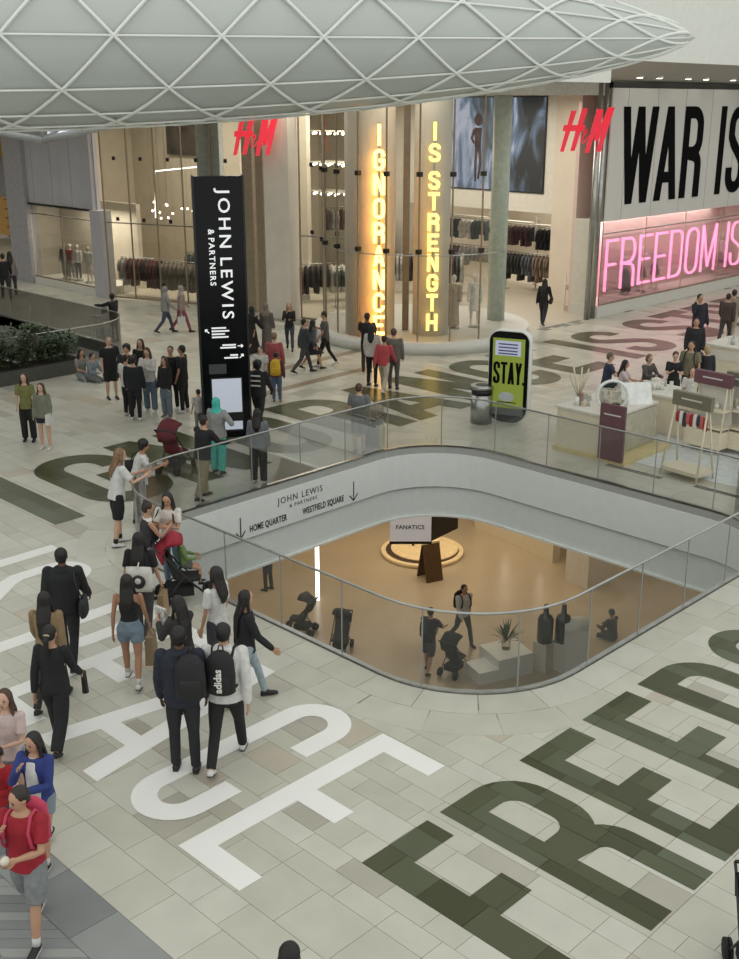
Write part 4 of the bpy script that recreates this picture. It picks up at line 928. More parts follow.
# ---------------------------------------------------------------- clothes rails and garments
GCOL = [(46, 48, 54), (72, 76, 82), (150, 148, 142), (96, 62, 58), (190, 186, 178), (60, 70, 66), (112, 98, 84), (38, 36, 36), (128, 118, 108), (82, 60, 64)]
def garment_mesh(seed, ln):
    r_ = random.Random(seed); m = MB(); rings = []
    for t, wd, th in ((0, .05, .03), (.05, .13, .05), (.12, .22, .07), (.3, .23, .085), (.6, .24, .095), (.9, .25, .10), (1, .245, .085)):
        rings.append(((r_.uniform(-.01, .01), 0, -.06 - t * ln), (th, 0, 0), (0, wd, 0)))
    m.loft(rings, 10); 
    for sg in (-1, 1): m.tube([(0, sg * .17, -.14), (0, sg * .25, -.14 - ln * .28), (.01, sg * .27, -.14 - ln * .52)], [.055, .05, .04], 7)
    m.tube([(0, 0, -.06), (0, 0, -.01), (0, .03, .02)], .006, 5)
    return m.mesh('garment')
GM = [[None] * len(GCOL) for _ in range(3)]
for gi, ln in enumerate((.62, .85, 1.1)):
    for ci, c in enumerate(GCOL):
        me = garment_mesh(gi * 20 + ci, ln); me.materials.append(mat('cloth_%d' % ci, c, .85, var=.25, scale=9)); GM[gi][ci] = me
def rail(a, b, z, label, glabel, group, seed, dens=.2, ln=(0, 1), z0=0.):
    A, B = Vector(a), Vector(b); L_ = (B - A).length; d = (B - A).normalized(); ang = math.atan2(d.y, d.x)
    o = thing('clothes_rail', label, 'clothes rail', (A.x, A.y, z0), ang)
    MB().tube([(0, 0, z), (L_, 0, z)], .018, 6).build('rail', STEEL, o)
    for px in (.05, L_ - .05): MB().tube([(px, 0, 0), (px, 0, z)], .018, 6).build('upright', STEEL, o); MB().box(px - .02, px + .02, -.25, .25, 0, .03).build('foot', STEEL, o)
    r_ = random.Random(seed); n = int(L_ / dens); col = r_.randrange(10)
    for k in range(n):
        if r_.random() < .45: col = r_.randrange(10)
        g = link('garment', GM[r_.choice(ln)][col], None, None, (A.x + d.x * (k + .5) * L_ / n, A.y + d.y * (k + .5) * L_ / n, z0 + z), ang + r_.uniform(-.15, .15)); tag(g, ORDN[k] + ' ' + glabel + ', counted from the left', 'garment', group)
rail((25.75, 39.9), (26.75, 35.3), 1.55, 'long clothes rail behind the left shop window', 'garment hanging on the long rail behind the left window', 'garments on the long window rail', 1, .21, (1, 2))
rail((28.6, 39.3), (29.4, 36.6), 1.5, 'second clothes rail behind the long window rail', 'garment on the second rail behind the left window', 'garments on the second rail', 2, .26)
rail((29.0, 33.2), (31.5, 32.0), 1.5, 'clothes rail seen past the broad grey pillar', 'garment on the rail seen past the broad grey pillar', 'garments past the grey pillar', 3, .2, (1, 2))
rail((29.6, 31.2), (31.5, 30.2), 1.5, 'clothes rail inside the shop near the lit column', 'garment on the rail near the lit column', 'garments near the lit column', 5, .2, (0, 1))
rail((32.3, 34.6), (34.5, 33.4), 3.4, 'high clothes rail above the shop display', 'garment on the high rail inside the shop', 'garments on the high rail', 6, .2, (0, 1))
rail((33.6, 32.2), (35.4, 29.6), 1.7, 'clothes rail behind the corner window mannequins', 'garment on the rail behind the corner window mannequins', 'garments behind the corner window', 8, .17, (1, 2))
rail((37.9, 29.4), (38.0, 26.9), 1.6, 'low clothes rail just inside the entrance', 'garment on the low rail just inside the entrance', 'garments just inside the entrance', 9, .17, (1, 2))
def wall_bay(x, y, rot, w_, label, seed, glabel, grp):
    o = thing('clothes_bay', label, 'clothes rack', (x, y, 0), rot); r_ = random.Random(seed)
    for z in (1.35, 2.55): MB().tube([(-w_ / 2, 0, z), (w_ / 2, 0, z)], .02, 6).build('rail', STEEL, o)
    for px in (-w_ / 2, w_ / 2): MB().box(px - .03, px + .03, -.03, .03, 0, 2.9).build('upright', OFFW, o)
    MB().box(-w_ / 2, w_ / 2, .1, .4, 2.65, 2.7).build('shelf', OFFW, o)
    ca, sa = math.cos(rot), math.sin(rot)
    for z in (1.35, 2.55):
        n = int(w_ / .22); col = r_.randrange(10)
        for k in range(n):
            if r_.random() < .5: col = r_.randrange(10)
            t = -w_ / 2 + (k + .5) * w_ / n; g = link('garment', GM[r_.choice((0, 1))][col], None, None, (x + ca * t, y + sa * t, z), rot + r_.uniform(-.2, .2)); tag(g, ORDN[n - 1 - k] + ' ' + ('lower ' if z < 2 else 'upper ') + glabel, 'garment', grp)
wall_bay(39.0, 27.6, PI / 2, 2.0, 'two tier clothes rack right inside the entrance', 11, 'garment on the two tier rack right inside the entrance', 'garments right inside the entrance')
wall_bay(39.5, 30.3, PI / 2, 2.4, 'two tier clothes rack in the middle of the entrance', 12, 'garment on the two tier rack in the entrance middle', 'garments in the entrance middle')
wall_bay(40.0, 33.2, PI / 2, 2.4, 'two tier clothes rack seen through the corner window', 13, 'garment on the two tier rack seen through the corner window', 'garments seen through the corner window')
wall_bay(35.6, 35.2, 2.5, 2.2, 'two tier clothes rack beyond the grey pillar', 14, 'garment on the two tier rack beyond the grey pillar', 'garments beyond the grey pillar')
def display_table(x, y, rot, label, seed):
    o = thing('display_table', label, 'table', (x, y, 0), rot); MB().box(-.8, .8, -.45, .45, .78, .83).build('top', OFFW, o)
    for sx in (-.75, .75):
        for sy in (-.4, .4): MB().box(sx - .03, sx + .03, sy - .03, sy + .03, 0, .78).build('leg', STEEL, o)
    r_ = random.Random(seed); ca, sa = math.cos(rot), math.sin(rot)
    for i in range(5):
        for j in range(2):
            px, py = -.62 + i * .31, -.2 + j * .4; h_ = .06 + r_.random() * .14
            g = MB().box(-.13, .13, -.16, .16, 0, h_ * .5).box(-.125, .135, -.155, .15, h_ * .5, h_).build('folded_clothes', MATS['cloth_%d' % r_.randrange(10)], None, (x + ca * px - sa * py, y + sa * px + ca * py, .83), rot); tag(g, ORDN[i * 2 + j] + ' pile of folded clothes on the ' + label, 'folded clothes', 'folded clothes, ' + label)
display_table(32.6, 28.6, .4, 'shop table inside the corner window', 1); display_table(29.9, 34.6, .4, 'shop table past the grey pillar', 2)
def gate(p, rot, label):
    o = thing('security_gate', label, 'security gate', (p[0], p[1], 0), rot, 'shop security gates')
    MB().tube([(-.22, 0, 0), (-.22, 0, 1.55), (.22, 0, 1.55), (.22, 0, 0)], .022, 6).build('frame', ACR, o); MB().box(-.22, .22, -.012, .012, .8, 1.0).build('panel', GREYP, o); MB().box(-.25, .25, -.05, .05, 0, .22).build('base', GREYP, o); MB().box(-.22, .22, -.01, .01, 1.2, 1.23).build('bar', ACR, o)
gate((26.87, 31.43), -.8, 'slim security gate in front of the broad grey pillar'); gate((29.96, 33.35), -.8, 'slim security gate inside the left shop entrance'); gate((35.40, 24.30), -.8, 'slim security gate by the pale wall of the entrance')
# ---------------------------------------------------------------- pushchairs, suitcase
TYRE = mat('tyre', (24, 24, 24), .8)
def stroller(loc, rot, label, seatc, name='pushchair', hoodc=None):
    o = thing(name, label, 'pushchair', loc, rot); fm_ = mat('black_frame', (28, 28, 30), .4)
    for sx in (-.22, .22):
        MB().tube([(sx, .36, .1), (sx, -.02, .50), (sx, -.36, .92), (sx, -.46, 1.0)], .014, 6).build('frame_tube', fm_, o); MB().tube([(sx, -.34, .1), (sx, -.02, .50)], .014, 6).build('frame_tube', fm_, o)
        for yy, rr_ in ((.38, .09), (-.36, .11)):
            w1 = thing_part(o, sx, yy, rr_)
    MB().tube([(-.22, -.46, 1.0), (.22, -.46, 1.0)], .018, 6).build('handle', fm_, o); MB().tube([(-.22, .30, .18), (.22, .30, .18)], .012, 6).build('cross_tube', fm_, o)
    sm = mat('seat_%d%d%d' % seatc, seatc, .8)
    MB().loft([((0, .22, .40), (.19, 0, 0), (0, .03, .05)), ((0, .0, .40), (.2, 0, 0), (0, .03, .06)), ((0, -.14, .46), (.2, 0, 0), (0, .05, .05)), ((0, -.26, .82), (.19, 0, 0), (0, .04, .03))], 12).build('seat', sm, o)
    MB().loft([((0, -.34, .72), (.22, 0, 0), (0, .03, .02)), ((0, -.36, .95), (.24, 0, 0), (0, .10, .06)), ((0, -.2, 1.07), (.24, 0, 0), (0, .05, .12)), ((0, -.02, 1.05), (.22, 0, 0), (0, .02, .05))], 12).build('hood', sm if hoodc is None else mat('hood_%d%d%d' % hoodc, hoodc, .8), o)
    MB().box(-.17, .17, -.28, .12, .14, .28).build('basket', mat('basket', (34, 34, 36), .9), o)
    return o
def thing_part(o, sx, yy, rr_):
    for dx in (-.02, .02): 
        wv = MB().tube([(sx + dx - .012, yy, rr_), (sx + dx + .012, yy, rr_)], rr_, 14).build('wheel', TYRE, o)
    return wv
# ---------------------------------------------------------------- people
REM = []        # objects whose overlapping volumes are fused into one skin afterwards
SKIN = {'l': (196, 158, 136), 'm': (164, 122, 96), 'd': (96, 66, 50), 't': (180, 140, 114)}
def fuse(mb, name, m, parent, vox, it=3, extra=None):
    o = mb.build(name, m, parent); md = o.modifiers.new('r', 'REMESH'); md.mode = 'VOXEL'; md.voxel_size = vox; md.use_smooth_shade = True
    sm = o.modifiers.new('s', 'SMOOTH'); sm.iterations = it; sm.factor = .5
    REM.append((o, extra)); return o
POSES = {
 'stand': dict(hl=2, kl=3, hr=-2, kr=3, al=(4, 9, 14, 4), ar=(4, 9, 14, 4), lean=0),
 'walk': dict(hl=24, kl=10, hr=-17, kr=24, al=(-18, 8, 14, 0), ar=(20, 8, 24, 0), lean=3),
 'walk2': dict(hl=-16, kl=24, hr=23, kr=8, al=(18, 8, 24, 0), ar=(-16, 8, 14, 0), lean=3),
 'phone': dict(hl=2, kl=3, hr=-3, kr=4, al=(28, 6, 88, 34), ar=(28, 6, 92, 34), lean=4, hp=22),
 'walkphone': dict(hl=20, kl=8, hr=-14, kr=20, al=(8, 8, 30, 0), ar=(30, 6, 88, 30), lean=3, hp=18),
 'eat': dict(hl=18, kl=6, hr=-14, kr=20, al=(22, 6, 82, 40), ar=(40, 6, 120, 38), lean=2, hp=12),
 'fold': dict(hl=2, kl=3, hr=-2, kr=4, al=(20, 8, 80, 48), ar=(20, 8, 84, 48), lean=0),
 'lean': dict(hl=4, kl=3, hr=-6, kr=4, al=(28, 8, 76, 24), ar=(28, 8, 76, 24), lean=9, hp=8),
 'lean2': dict(hl=6, kl=3, hr=-2, kr=4, al=(20, 8, 84, 26), ar=(20, 8, 84, 26), lean=17, hp=10),
 'push': dict(hl=12, kl=6, hr=-12, kr=14, al=(36, 6, 42, 5), ar=(36, 6, 42, 5), lean=8),
 'head': dict(hl=4, kl=3, hr=-4, kr=5, al=(6, 9, 14, 4), ar=(62, 30, 128, 30), lean=0),
 'bag': dict(hl=16, kl=6, hr=-12, kr=18, al=(-8, 10, 10, 0), ar=(8, 9, 20, 0), lean=2),
 'sit': dict(hl=84, kl=84, hr=84, kr=84, al=(30, 8, 60, 20), ar=(34, 8, 70, 20), lean=6, hp=12),
 'floor': dict(hl=80, kl=70, hr=84, kr=60, al=(24, 8, 60, 30), ar=(24, 8, 60, 30), lean=8, hp=14),
 'kid': dict(hl=70, kl=70, hr=70, kr=70, al=(30, 8, 50, 20), ar=(30, 8, 50, 20), lean=-8),
 'out': dict(hl=2, kl=3, hr=-2, kr=3, al=(70, 10, 20, 0), ar=(10, 9, 20, 4), lean=2),
 'hip': dict(hl=2, kl=3, hr=-4, kr=6, al=(4, 9, 14, 4), ar=(-10, 42, 88, 60), lean=0),
}
NPEOPLE = [0]
def person(X, Y, h, face, label, pose='stand', hair=('short', (34, 28, 25)), skin='t', top=((40, 40, 44), 'short'), bottom=('trousers', (32, 32, 36)), shoes=(30, 30, 32), fem=False, near=False, z=0., loose=1.0, headyaw=0, over=None, name='person', cat='person', skinmat=None, socks=None, group=None, fat=1.0):
    NPEOPLE[0] += 1
    P = dict(POSES[pose]); root = thing(name, label, cat, (X, Y, z), R(CAM_YAW + face - 90), group)
    SM = skinmat or mat('skin_' + skin, SKIN[skin], .55, var=.04)
    vox = (.0135 if near else (.021 if h > 1.2 else .017)) if skinmat is None else .024
    V = Vector; k = (.92 if fem else 1.0) * fat
    # joints ---------------------------------------------------
    hipz = .525 * h; TH, SHN = .245 * h, .238 * h; lean = R(P.get('lean', 0))
    def leg(sx, hp_, kn, spread=2.0):
        a = R(hp_); hip = V((sx * .052 * h * (1.04 if fem else 1), 0, hipz)); d = V((sx * math.sin(R(spread)), math.sin(a), -math.cos(a))).normalized(); kne = hip + d * TH
        b = R(hp_ - kn); d2 = V((sx * math.sin(R(spread * .5)), math.sin(b), -math.cos(b))).normalized(); ank = kne + d2 * SHN; return hip, kne, ank, b
    LL = leg(-1, P['hl'], P['kl']); LR = leg(1, P['hr'], P['kr'])
    low = min(LL[2].z, LR[2].z) - .040 * h
    sit = pose in ('sit', 'kid', 'floor')
    dz = -low
    if pose == 'floor': dz = -(hipz - .075 * h)
    sh = V((0, 0, dz))
    LL = [v + sh for v in LL[:3]] + [LL[3]]; LR = [v + sh for v in LR[:3]] + [LR[3]]; hz_ = hipz + dz
    def sp(t, x=0., y=0.):        # point of the trunk, t in body heights above the hip joint
        return V((x * h, y * h * math.cos(lean) + t * h * math.sin(lean), hz_ + t * h * math.cos(lean) - y * h * math.sin(lean)))
    def ring(t, hw, hd, yo=0., e=0.): return (sp(t, 0, yo), V(((hw * k + e) * h, 0, 0)), V((0, (hd * fat + e) * h * math.cos(lean), -(hd + e) * h * math.sin(lean))))
    if fem: TR = [(-.055, .075, .055), (-.005, .097, .070), (.06, .080, .056), (.115, .070, .050), (.175, .082, .060), (.235, .088, .062), (.28, .088, .046), (.305, .05, .036), (.32, .032, .031)]
    else: TR = [(-.055, .075, .055), (-.005, .090, .066), (.06, .084, .058), (.115, .082, .056), (.175, .093, .063), (.235, .103, .066), (.28, .10, .050), (.31, .055, .040), (.325, .036, .035)]
    body = MB()
    body.loft([ring(*t) for t in TR], 16)
    shz = .285
    def arm(sx, pr):
        p, ab, el, inw = [R(q) for q in pr]; s0 = sp(shz, sx * (.098 if fem else .112), 0)
        u = V((sx * math.sin(ab), math.cos(ab) * math.sin(p + lean * .5), -math.cos(ab) * math.cos(p + lean * .5))).normalized(); e_ = s0 + u * .172 * h
        q = p + el; f = V((sx * (math.sin(ab) * .5 - math.sin(inw)), math.sin(q), -math.cos(q))).normalized(); w_ = e_ + f * .148 * h
        return s0, e_, w_, f
    AL = arm(-1, P['al']); AR = arm(1, P['ar'])
    af = (.86 if fem else 1.0) * fat
    for A in (AL, AR):
        body.tube([A[0], A[0].lerp(A[1], .5), A[1], A[1].lerp(A[2], .35), A[2]], [.029 * h * af, .0265 * h * af, .0215 * h * af, .0215 * h * af, .0145 * h * af], 10, True)
    for Lg in (LL, LR):
        kn = Lg[0].lerp(Lg[1], .5); cf = Lg[1].lerp(Lg[2], .35)
        body.tube([Lg[0], kn, Lg[1], cf, Lg[2]], [.050 * h * fat, .045 * h * fat, .031 * h, .032 * h, .019 * h], 10, True)
    # head -------------------------------------------------------
    hc = sp(.405); ny = R(headyaw); hpch = R(P.get('hp', 0))
    HM = Matrix.Translation(hc) @ Matrix.Rotation(ny, 4, 'Z') @ Matrix.Rotation(-hpch, 4, 'X')
    def hp(x, y, z_): return HM @ V((x * h, y * h, z_ * h))
    HU, HV, HW = HM.to_3x3() @ V((1, 0, 0)), HM.to_3x3() @ V((0, 1, 0)), HM.to_3x3() @ V((0, 0, 1))
    def hell(mb, x, y, z_, rx, ry, rz, n=14, m=8, cut=None):
        rings = []
        for i in range(m + 1):
            a = -PI / 2 + PI * (i + (.12 if i == 0 else -.12 if i == m else 0)) / m; rr_ = math.cos(a)
            rings.append((hp(x, y, z_ + rz * math.sin(a)), HU * rx * h * rr_, HV * ry * h * rr_))
        mb.loft(rings, n)
    body.tube([sp(.30, 0, -.004), sp(.36, 0, .0)], [.033 * h * (k if fem else 1), .030 * h], 10)
    hell(body, 0, 0, .012, .045, .056, .058); hell(body, 0, .012, -.022, .036, .040, .045); hell(body, 0, .056, -.006, .0085, .012, .013, 8, 6)
    for sx in (-1, 1): hell(body, sx * .046, -.004, -.004, .006, .011, .016, 8, 6)
    # hands: palm, four fingers and a thumb --------------------------
    fing = MB()
    for sx, A in ((-1, AL), (1, AR)):
        f = A[3]; side = V((sx, 0, 0)); side = (side - f * side.dot(f)).normalized(); nrm_ = f.cross(side); fl = .058 * h
        pc = A[2] + f * .026 * h; body.loft([(A[2] - f * .004 * h, side * .011 * h, nrm_ * .016 * h), (pc, side * .011 * h, nrm_ * .024 * h), (A[2] + f * .052 * h, side * .009 * h, nrm_ * .022 * h)], 10)
        if near:
            for j in range(4):
                o_ = nrm_ * ((j - 1.5) * .0112 * h); b0 = A[2] + f * .046 * h + o_; ln = fl * (.82, .97, 1.0, .75)[j]; c1_ = b0 + f * ln * .5 - side * .002 * h; c2_ = b0 + f * ln * .86 - side * .014 * h
                fing.tube([b0, c1_, c2_], [.0056 * h, .0053 * h, .0044 * h], 6, True)
            fw = nrm_ if nrm_.y > 0 else -nrm_
            fing.tube([A[2] + f * .016 * h + fw * .014 * h, A[2] + f * .034 * h + fw * .029 * h, A[2] + f * .056 * h + fw * .031 * h], [.0068 * h, .006 * h, .005 * h], 6, True)
    fuse(body, 'body', SM, root, vox, 3, fing if near else None)
    # face ------------------------------------------------------------
    if skinmat is None:
        EY = mat('eye_dark', (26, 20, 18), .3); MO = mat('lip', (140, 92, 82), .6)
        for sx in (-1, 1): e = MB(); hell(e, sx * .0175, .0495, .004, .0066, .0045, .0034, 8, 6); e.build('eye', EY, root); e = MB(); hell(e, sx * .018, .0515, .0155, .011, .003, .0022, 8, 4); e.build('eyebrow', mat('brow', (42, 32, 28), .8), root)
        e = MB(); hell(e, 0, .0485, -.034, .0145, .005, .0042, 8, 6); e.build('mouth', MO, root)
    # top ------------------------------------------------------------
    if top:
        tc, sl = top[0], top[1]; kind = top[2] if len(top) > 2 else 'tee'
        TM = mat('cloth_%d_%d_%d' % tc, tc, .85, var=.14, scale=14, bump=.3)
        e = {'tee': .010, 'jacket': .019, 'hood': .019, 'vest': .005}[kind] * loose
        t_ = MB(); lo = -.035 if kind != 'crop' else .06
        if kind == 'vest': rows = [(.02, TR[2][1] + .006, .060), (.115, TR[3][1], TR[3][2]), (.175, TR[4][1], TR[4][2]), (.235, TR[5][1] - .006, TR[5][2]), (.262, .070, .050)]
        else: rows = [(lo, TR[1][1] + .004 * loose, TR[1][2] + .004), (.06, TR[2][1] + .006, TR[2][2] + .006), (.115, TR[3][1] + .007, TR[3][2] + .006)] + [(t[0], t[1], t[2]) for t in TR[4:7]] + [(TR[7][0], TR[7][1] + .004, TR[7][2] + .004)]
        t_.loft([ring(*t, 0., e) for t in rows], 16)
        if kind == 'hood': t_.loft([(sp(.30, 0, -.035), V((.070 * h, 0, 0)), V((0, .030 * h, .020 * h))), (sp(.322, 0, -.030), V((.064 * h, 0, 0)), V((0, .045 * h, .012 * h))), (sp(.335, 0, -.028), V((.05 * h, 0, 0)), V((0, .035 * h, .006 * h)))], 12)
        if kind == 'vest':
            for sx in (-1, 1): t_.tube([sp(.25, sx * .05, .058), sp(.318, sx * .045, 0), sp(.25, sx * .05, -.058)], .008 * h, 6)
        sr = e * h * (.6 if kind in ('jacket', 'hood') else 1)
        def ball(mb, c, r_): mb.ell(c, r_, r_, r_, 10, 8)
        for A in (AL, AR):
            if sl != 'none': ball(t_, A[0], .031 * h * af + sr)
            if sl == 'long': ball(t_, A[1], .0235 * h * af + sr); t_.ell(A[2], .016 * h + sr * .8, .016 * h + sr * .8, .016 * h + sr * .8, 8, 6)
            if sl == 'short': m1 = A[0].lerp(A[1], .72); t_.tube([A[0], A[0].lerp(A[1], .4), m1], [.029 * h * af + sr, .030 * h * af + sr, .031 * h * af + sr], 10)
            elif sl == 'long': t_.tube([A[0], A[0].lerp(A[1], .5), A[1], A[1].lerp(A[2], .5), A[2]], [.029 * h * af + sr, .028 * h * af + sr, .024 * h * af + sr, .0225 * h * af + sr, .018 * h + sr * .8], 10)
        fuse(t_, {'jacket': 'jacket', 'hood': 'hoodie', 'vest': 'vest_top'}.get(kind, 'shirt'), TM, root, vox, 2)
    # bottom ------------------------------------------------------------
    if bottom:
        bk_, bc = bottom[0], bottom[1]; BM_ = mat('cloth_%d_%d_%d' % bc, bc, .85, var=.14, scale=14, bump=.3); b2 = MB()
        if bk_ in ('skirt', 'long_skirt', 'robe', 'dress'):
            zt = .06 if bk_ != 'robe' else .30; lowz = {'skirt': .30, 'long_skirt': .05, 'robe': .03, 'dress': .33}[bk_] * h
            rs = [ring(.06, .085, .062, 0, .008), ring(-.005, .098, .073, 0, .012)]
            kc = (LL[1] + LR[1]) * .5; ac = (LL[2] + LR[2]) * .5
            def lr(zv, ww, dd):
                t = min(1, max(0, (hz_ - zv) / (hz_ - ac.z))); c = V((0, 0, hz_)).lerp(V((ac.x, ac.y, zv)), t); return (V((c.x, c.y, zv)), V((ww * h, 0, 0)), V((0, dd * h, 0)))
            sprd = abs(LL[2].y - LR[2].y) / h * .5
            rs.append(lr((hz_ + lowz) * .5, .105, .085 + sprd * .4)); rs.append(lr(lowz, .118, .095 + sprd * .9))
            if bk_ in ('robe', 'dress'): rs = [ring(*t, 0., .012) for t in TR[::-1][1:7]] + rs
            b2.loft(rs, 18)
            if bk_ == 'robe':
                for A in (AL, AR): b2.tube([A[0], A[1], A[2]], [.045 * h, .042 * h, .040 * h], 10)
        else:
            wide = {'trousers': 0., 'slim': -.004, 'wide': .014, 'shorts': .006, 'baggy_shorts': .012}[bk_]
            b2.loft([ring(.075, TR[2][1], TR[2][2], 0, .006), ring(.03, .090, .064, 0, .007), ring(-.01, TR[1][1] + .002, TR[1][2] + .001, 0, .008), ring(-.06, .080, .058, 0, .006)], 16)
            for Lg in (LL, LR):
                t1 = Lg[0].lerp(Lg[1], .5); b2.ell(Lg[0], .055 * h * fat, .055 * h * fat, .055 * h * fat, 10, 8)
                if bk_ in ('trousers', 'slim', 'wide'): rk = .036 * h + wide * h; b2.ell(Lg[1], rk, rk, rk, 10, 8)
                if bk_ == 'shorts': b2.tube([Lg[0], t1], [.054 * h * fat + wide * h, .052 * h * fat + wide * h], 12)
                elif bk_ == 'baggy_shorts': b2.tube([Lg[0], t1, Lg[1] * .95 + Lg[0] * .05], [.055 * h * fat, .053 * h * fat + wide * h, .040 * h + wide * h], 12)
                else: b2.tube([Lg[0], t1, Lg[1], Lg[1].lerp(Lg[2], .5), Lg[2] * .97 + Lg[1] * .03], [.055 * h * fat, .051 * h * fat + wide * .6 * h, .037 * h + wide * h, .035 * h + wide * h, .031 * h + wide * h], 12)
        fuse(b2, bk_ if 'skirt' in bk_ or bk_ in ('robe', 'dress') else ('shorts' if 'shorts' in bk_ else 'trousers'), BM_, root, vox, 2)
    # feet ------------------------------------------------------------
    for Lg in (LL, LR):
        pitch_ = min(0, Lg[3] * .5) if not sit else 0; a = Lg[2]; fd = V((0, math.cos(pitch_), math.sin(pitch_))); fu = V((0, -math.sin(pitch_), math.cos(pitch_)))
        b0 = a - V((0, 0, 1)) * 0
        def fp(y_, z_): return a + fd * y_ * h + fu * z_ * h
        s_ = MB().loft([(fp(-.034, -.018), V((.016 * h, 0, 0)), fu * .018 * h), (fp(-.022, -.014), V((.021 * h, 0, 0)), fu * .024 * h), (fp(.01, -.012), V((.022 * h, 0, 0)), fu * .026 * h), (fp(.05, -.021), V((.025 * h, 0, 0)), fu * .017 * h), (fp(.085, -.025), V((.024 * h, 0, 0)), fu * .012 * h), (fp(.104, -.028), V((.014 * h, 0, 0)), fu * .008 * h)], 10)
        so = s_.build('shoe', mat('shoe_%d_%d_%d' % shoes, shoes, .6), root)
        if near:
            MB().loft([(fp(-.036, -.034), V((.018 * h, 0, 0)), fu * .005 * h), (fp(.0, -.034), V((.023 * h, 0, 0)), fu * .006 * h), (fp(.06, -.034), V((.026 * h, 0, 0)), fu * .006 * h), (fp(.107, -.032), V((.014 * h, 0, 0)), fu * .004 * h)], 10).build('sole', mat('sole_pale' if sum(shoes) < 300 and socks else 'sole', (190, 190, 186) if sum(shoes) < 300 and socks else (60, 60, 60), .7), so)
        if socks: MB().tube([a + (Lg[1] - a) * .02, a + (Lg[1] - a) * .22], [.0235 * h, .025 * h], 10).build('sock', mat('sock_%d%d%d' % socks, socks, .9), root)
    # hair ------------------------------------------------------------
    if hair:
        hk, hcol = hair[0], hair[1]; HMt = mat('hair_%d_%d_%d' % hcol, hcol, .55 if hk != 'hijab' else .85, var=.3, scale=22, bump=.5); hb = MB()
        if hk == 'hijab':
            hell(hb, 0, -.010, .014, .053, .060, .066); hb.loft([(hp(0, -.006, .0), HU * .052 * h, HV * .052 * h), (sp(.345, 0, -.006), V((.054 * h, 0, 0)), V((0, .050 * h, 0))), (sp(.295, 0, -.004), V((.092 * h, 0, 0)), V((0, .068 * h, 0))), (sp(.22, 0, .0), V((.098 * h, 0, 0)), V((0, .082 * h, 0)))], 14)
        else:
            hell(hb, 0, -.011, .022, .0505, .0555, .0545)
            if hk == 'curly': hell(hb, 0, -.014, .028, .066, .066, .058); hell(hb, 0, -.03, -.01, .060, .04, .05)
            if hk in ('short', 'cap'): hell(hb, 0, -.026, -.006, .045, .036, .040)
            if hk in ('long', 'longer'):
                dn = .20 if hk == 'long' else .10
                hell(hb, 0, -.022, -.004, .050, .042, .05)
                hb.loft([(hp(0, -.020, .03), HU * .050 * h, HV * .045 * h), (hp(0, -.032, -.03), HU * .054 * h, HV * .034 * h), (sp(.31, 0, -.054), V((.060 * h, 0, 0)), V((0, .028 * h, 0))), (sp(.25, 0, -.077), V((.056 * h, 0, 0)), V((0, .020 * h, 0))), (sp(dn + .03, 0, -.080), V((.046 * h, 0, 0)), V((0, .016 * h, 0))), (sp(dn - .02, 0, -.074), V((.022 * h, 0, 0)), V((0, .009 * h, 0)))], 14)
                for sx in (-1, 1): hb.tube([hp(sx * .040, .010, .030), hp(sx * .047, .002, -.02), sp(.305, sx * .055, .01), sp(.25, sx * .058, .045)], [.012 * h, .014 * h, .015 * h, .008 * h], 7)
            if hk == 'pony': hell(hb, 0, -.02, -.0, .048, .042, .046); hb.tube([hp(0, -.055, .02), hp(0, -.085, -.015), sp(.30, 0, -.082), sp(.24, 0, -.088)], [.016 * h, .022 * h, .019 * h, .008 * h], 8)
            if hk == 'bun': hell(hb, 0, -.02, -.0, .048, .042, .046); hell(hb, 0, -.045, .065, .024, .024, .022, 10, 6)
            if hk == 'bob': hell(hb, 0, -.018, -.014, .055, .050, .056)
        fuse(hb, 'headscarf' if hk == 'hijab' else ('cap' if hk == 'cap' else 'hair'), HMt, root, max(.012, vox * .8), 1)
        if hk == 'pony': 
            tb = MB(); tb.tube([hp(0, -.058, .018), hp(0, -.064, .010)], .021 * h, 10); tb.build('hair_tie', mat('hair_tie', (186, 170, 140), .7), root)
    root['joints'] = [*(root.matrix_basis @ AR[2])[:], *(root.matrix_basis @ AL[2])[:]]
    return dict(root=root, h=h, AR=AR, AL=AL, sp=sp, mw=Matrix.Translation((X, Y, z)) @ Matrix.Rotation(R(CAM_YAW + face - 90), 4, 'Z'), face=face)
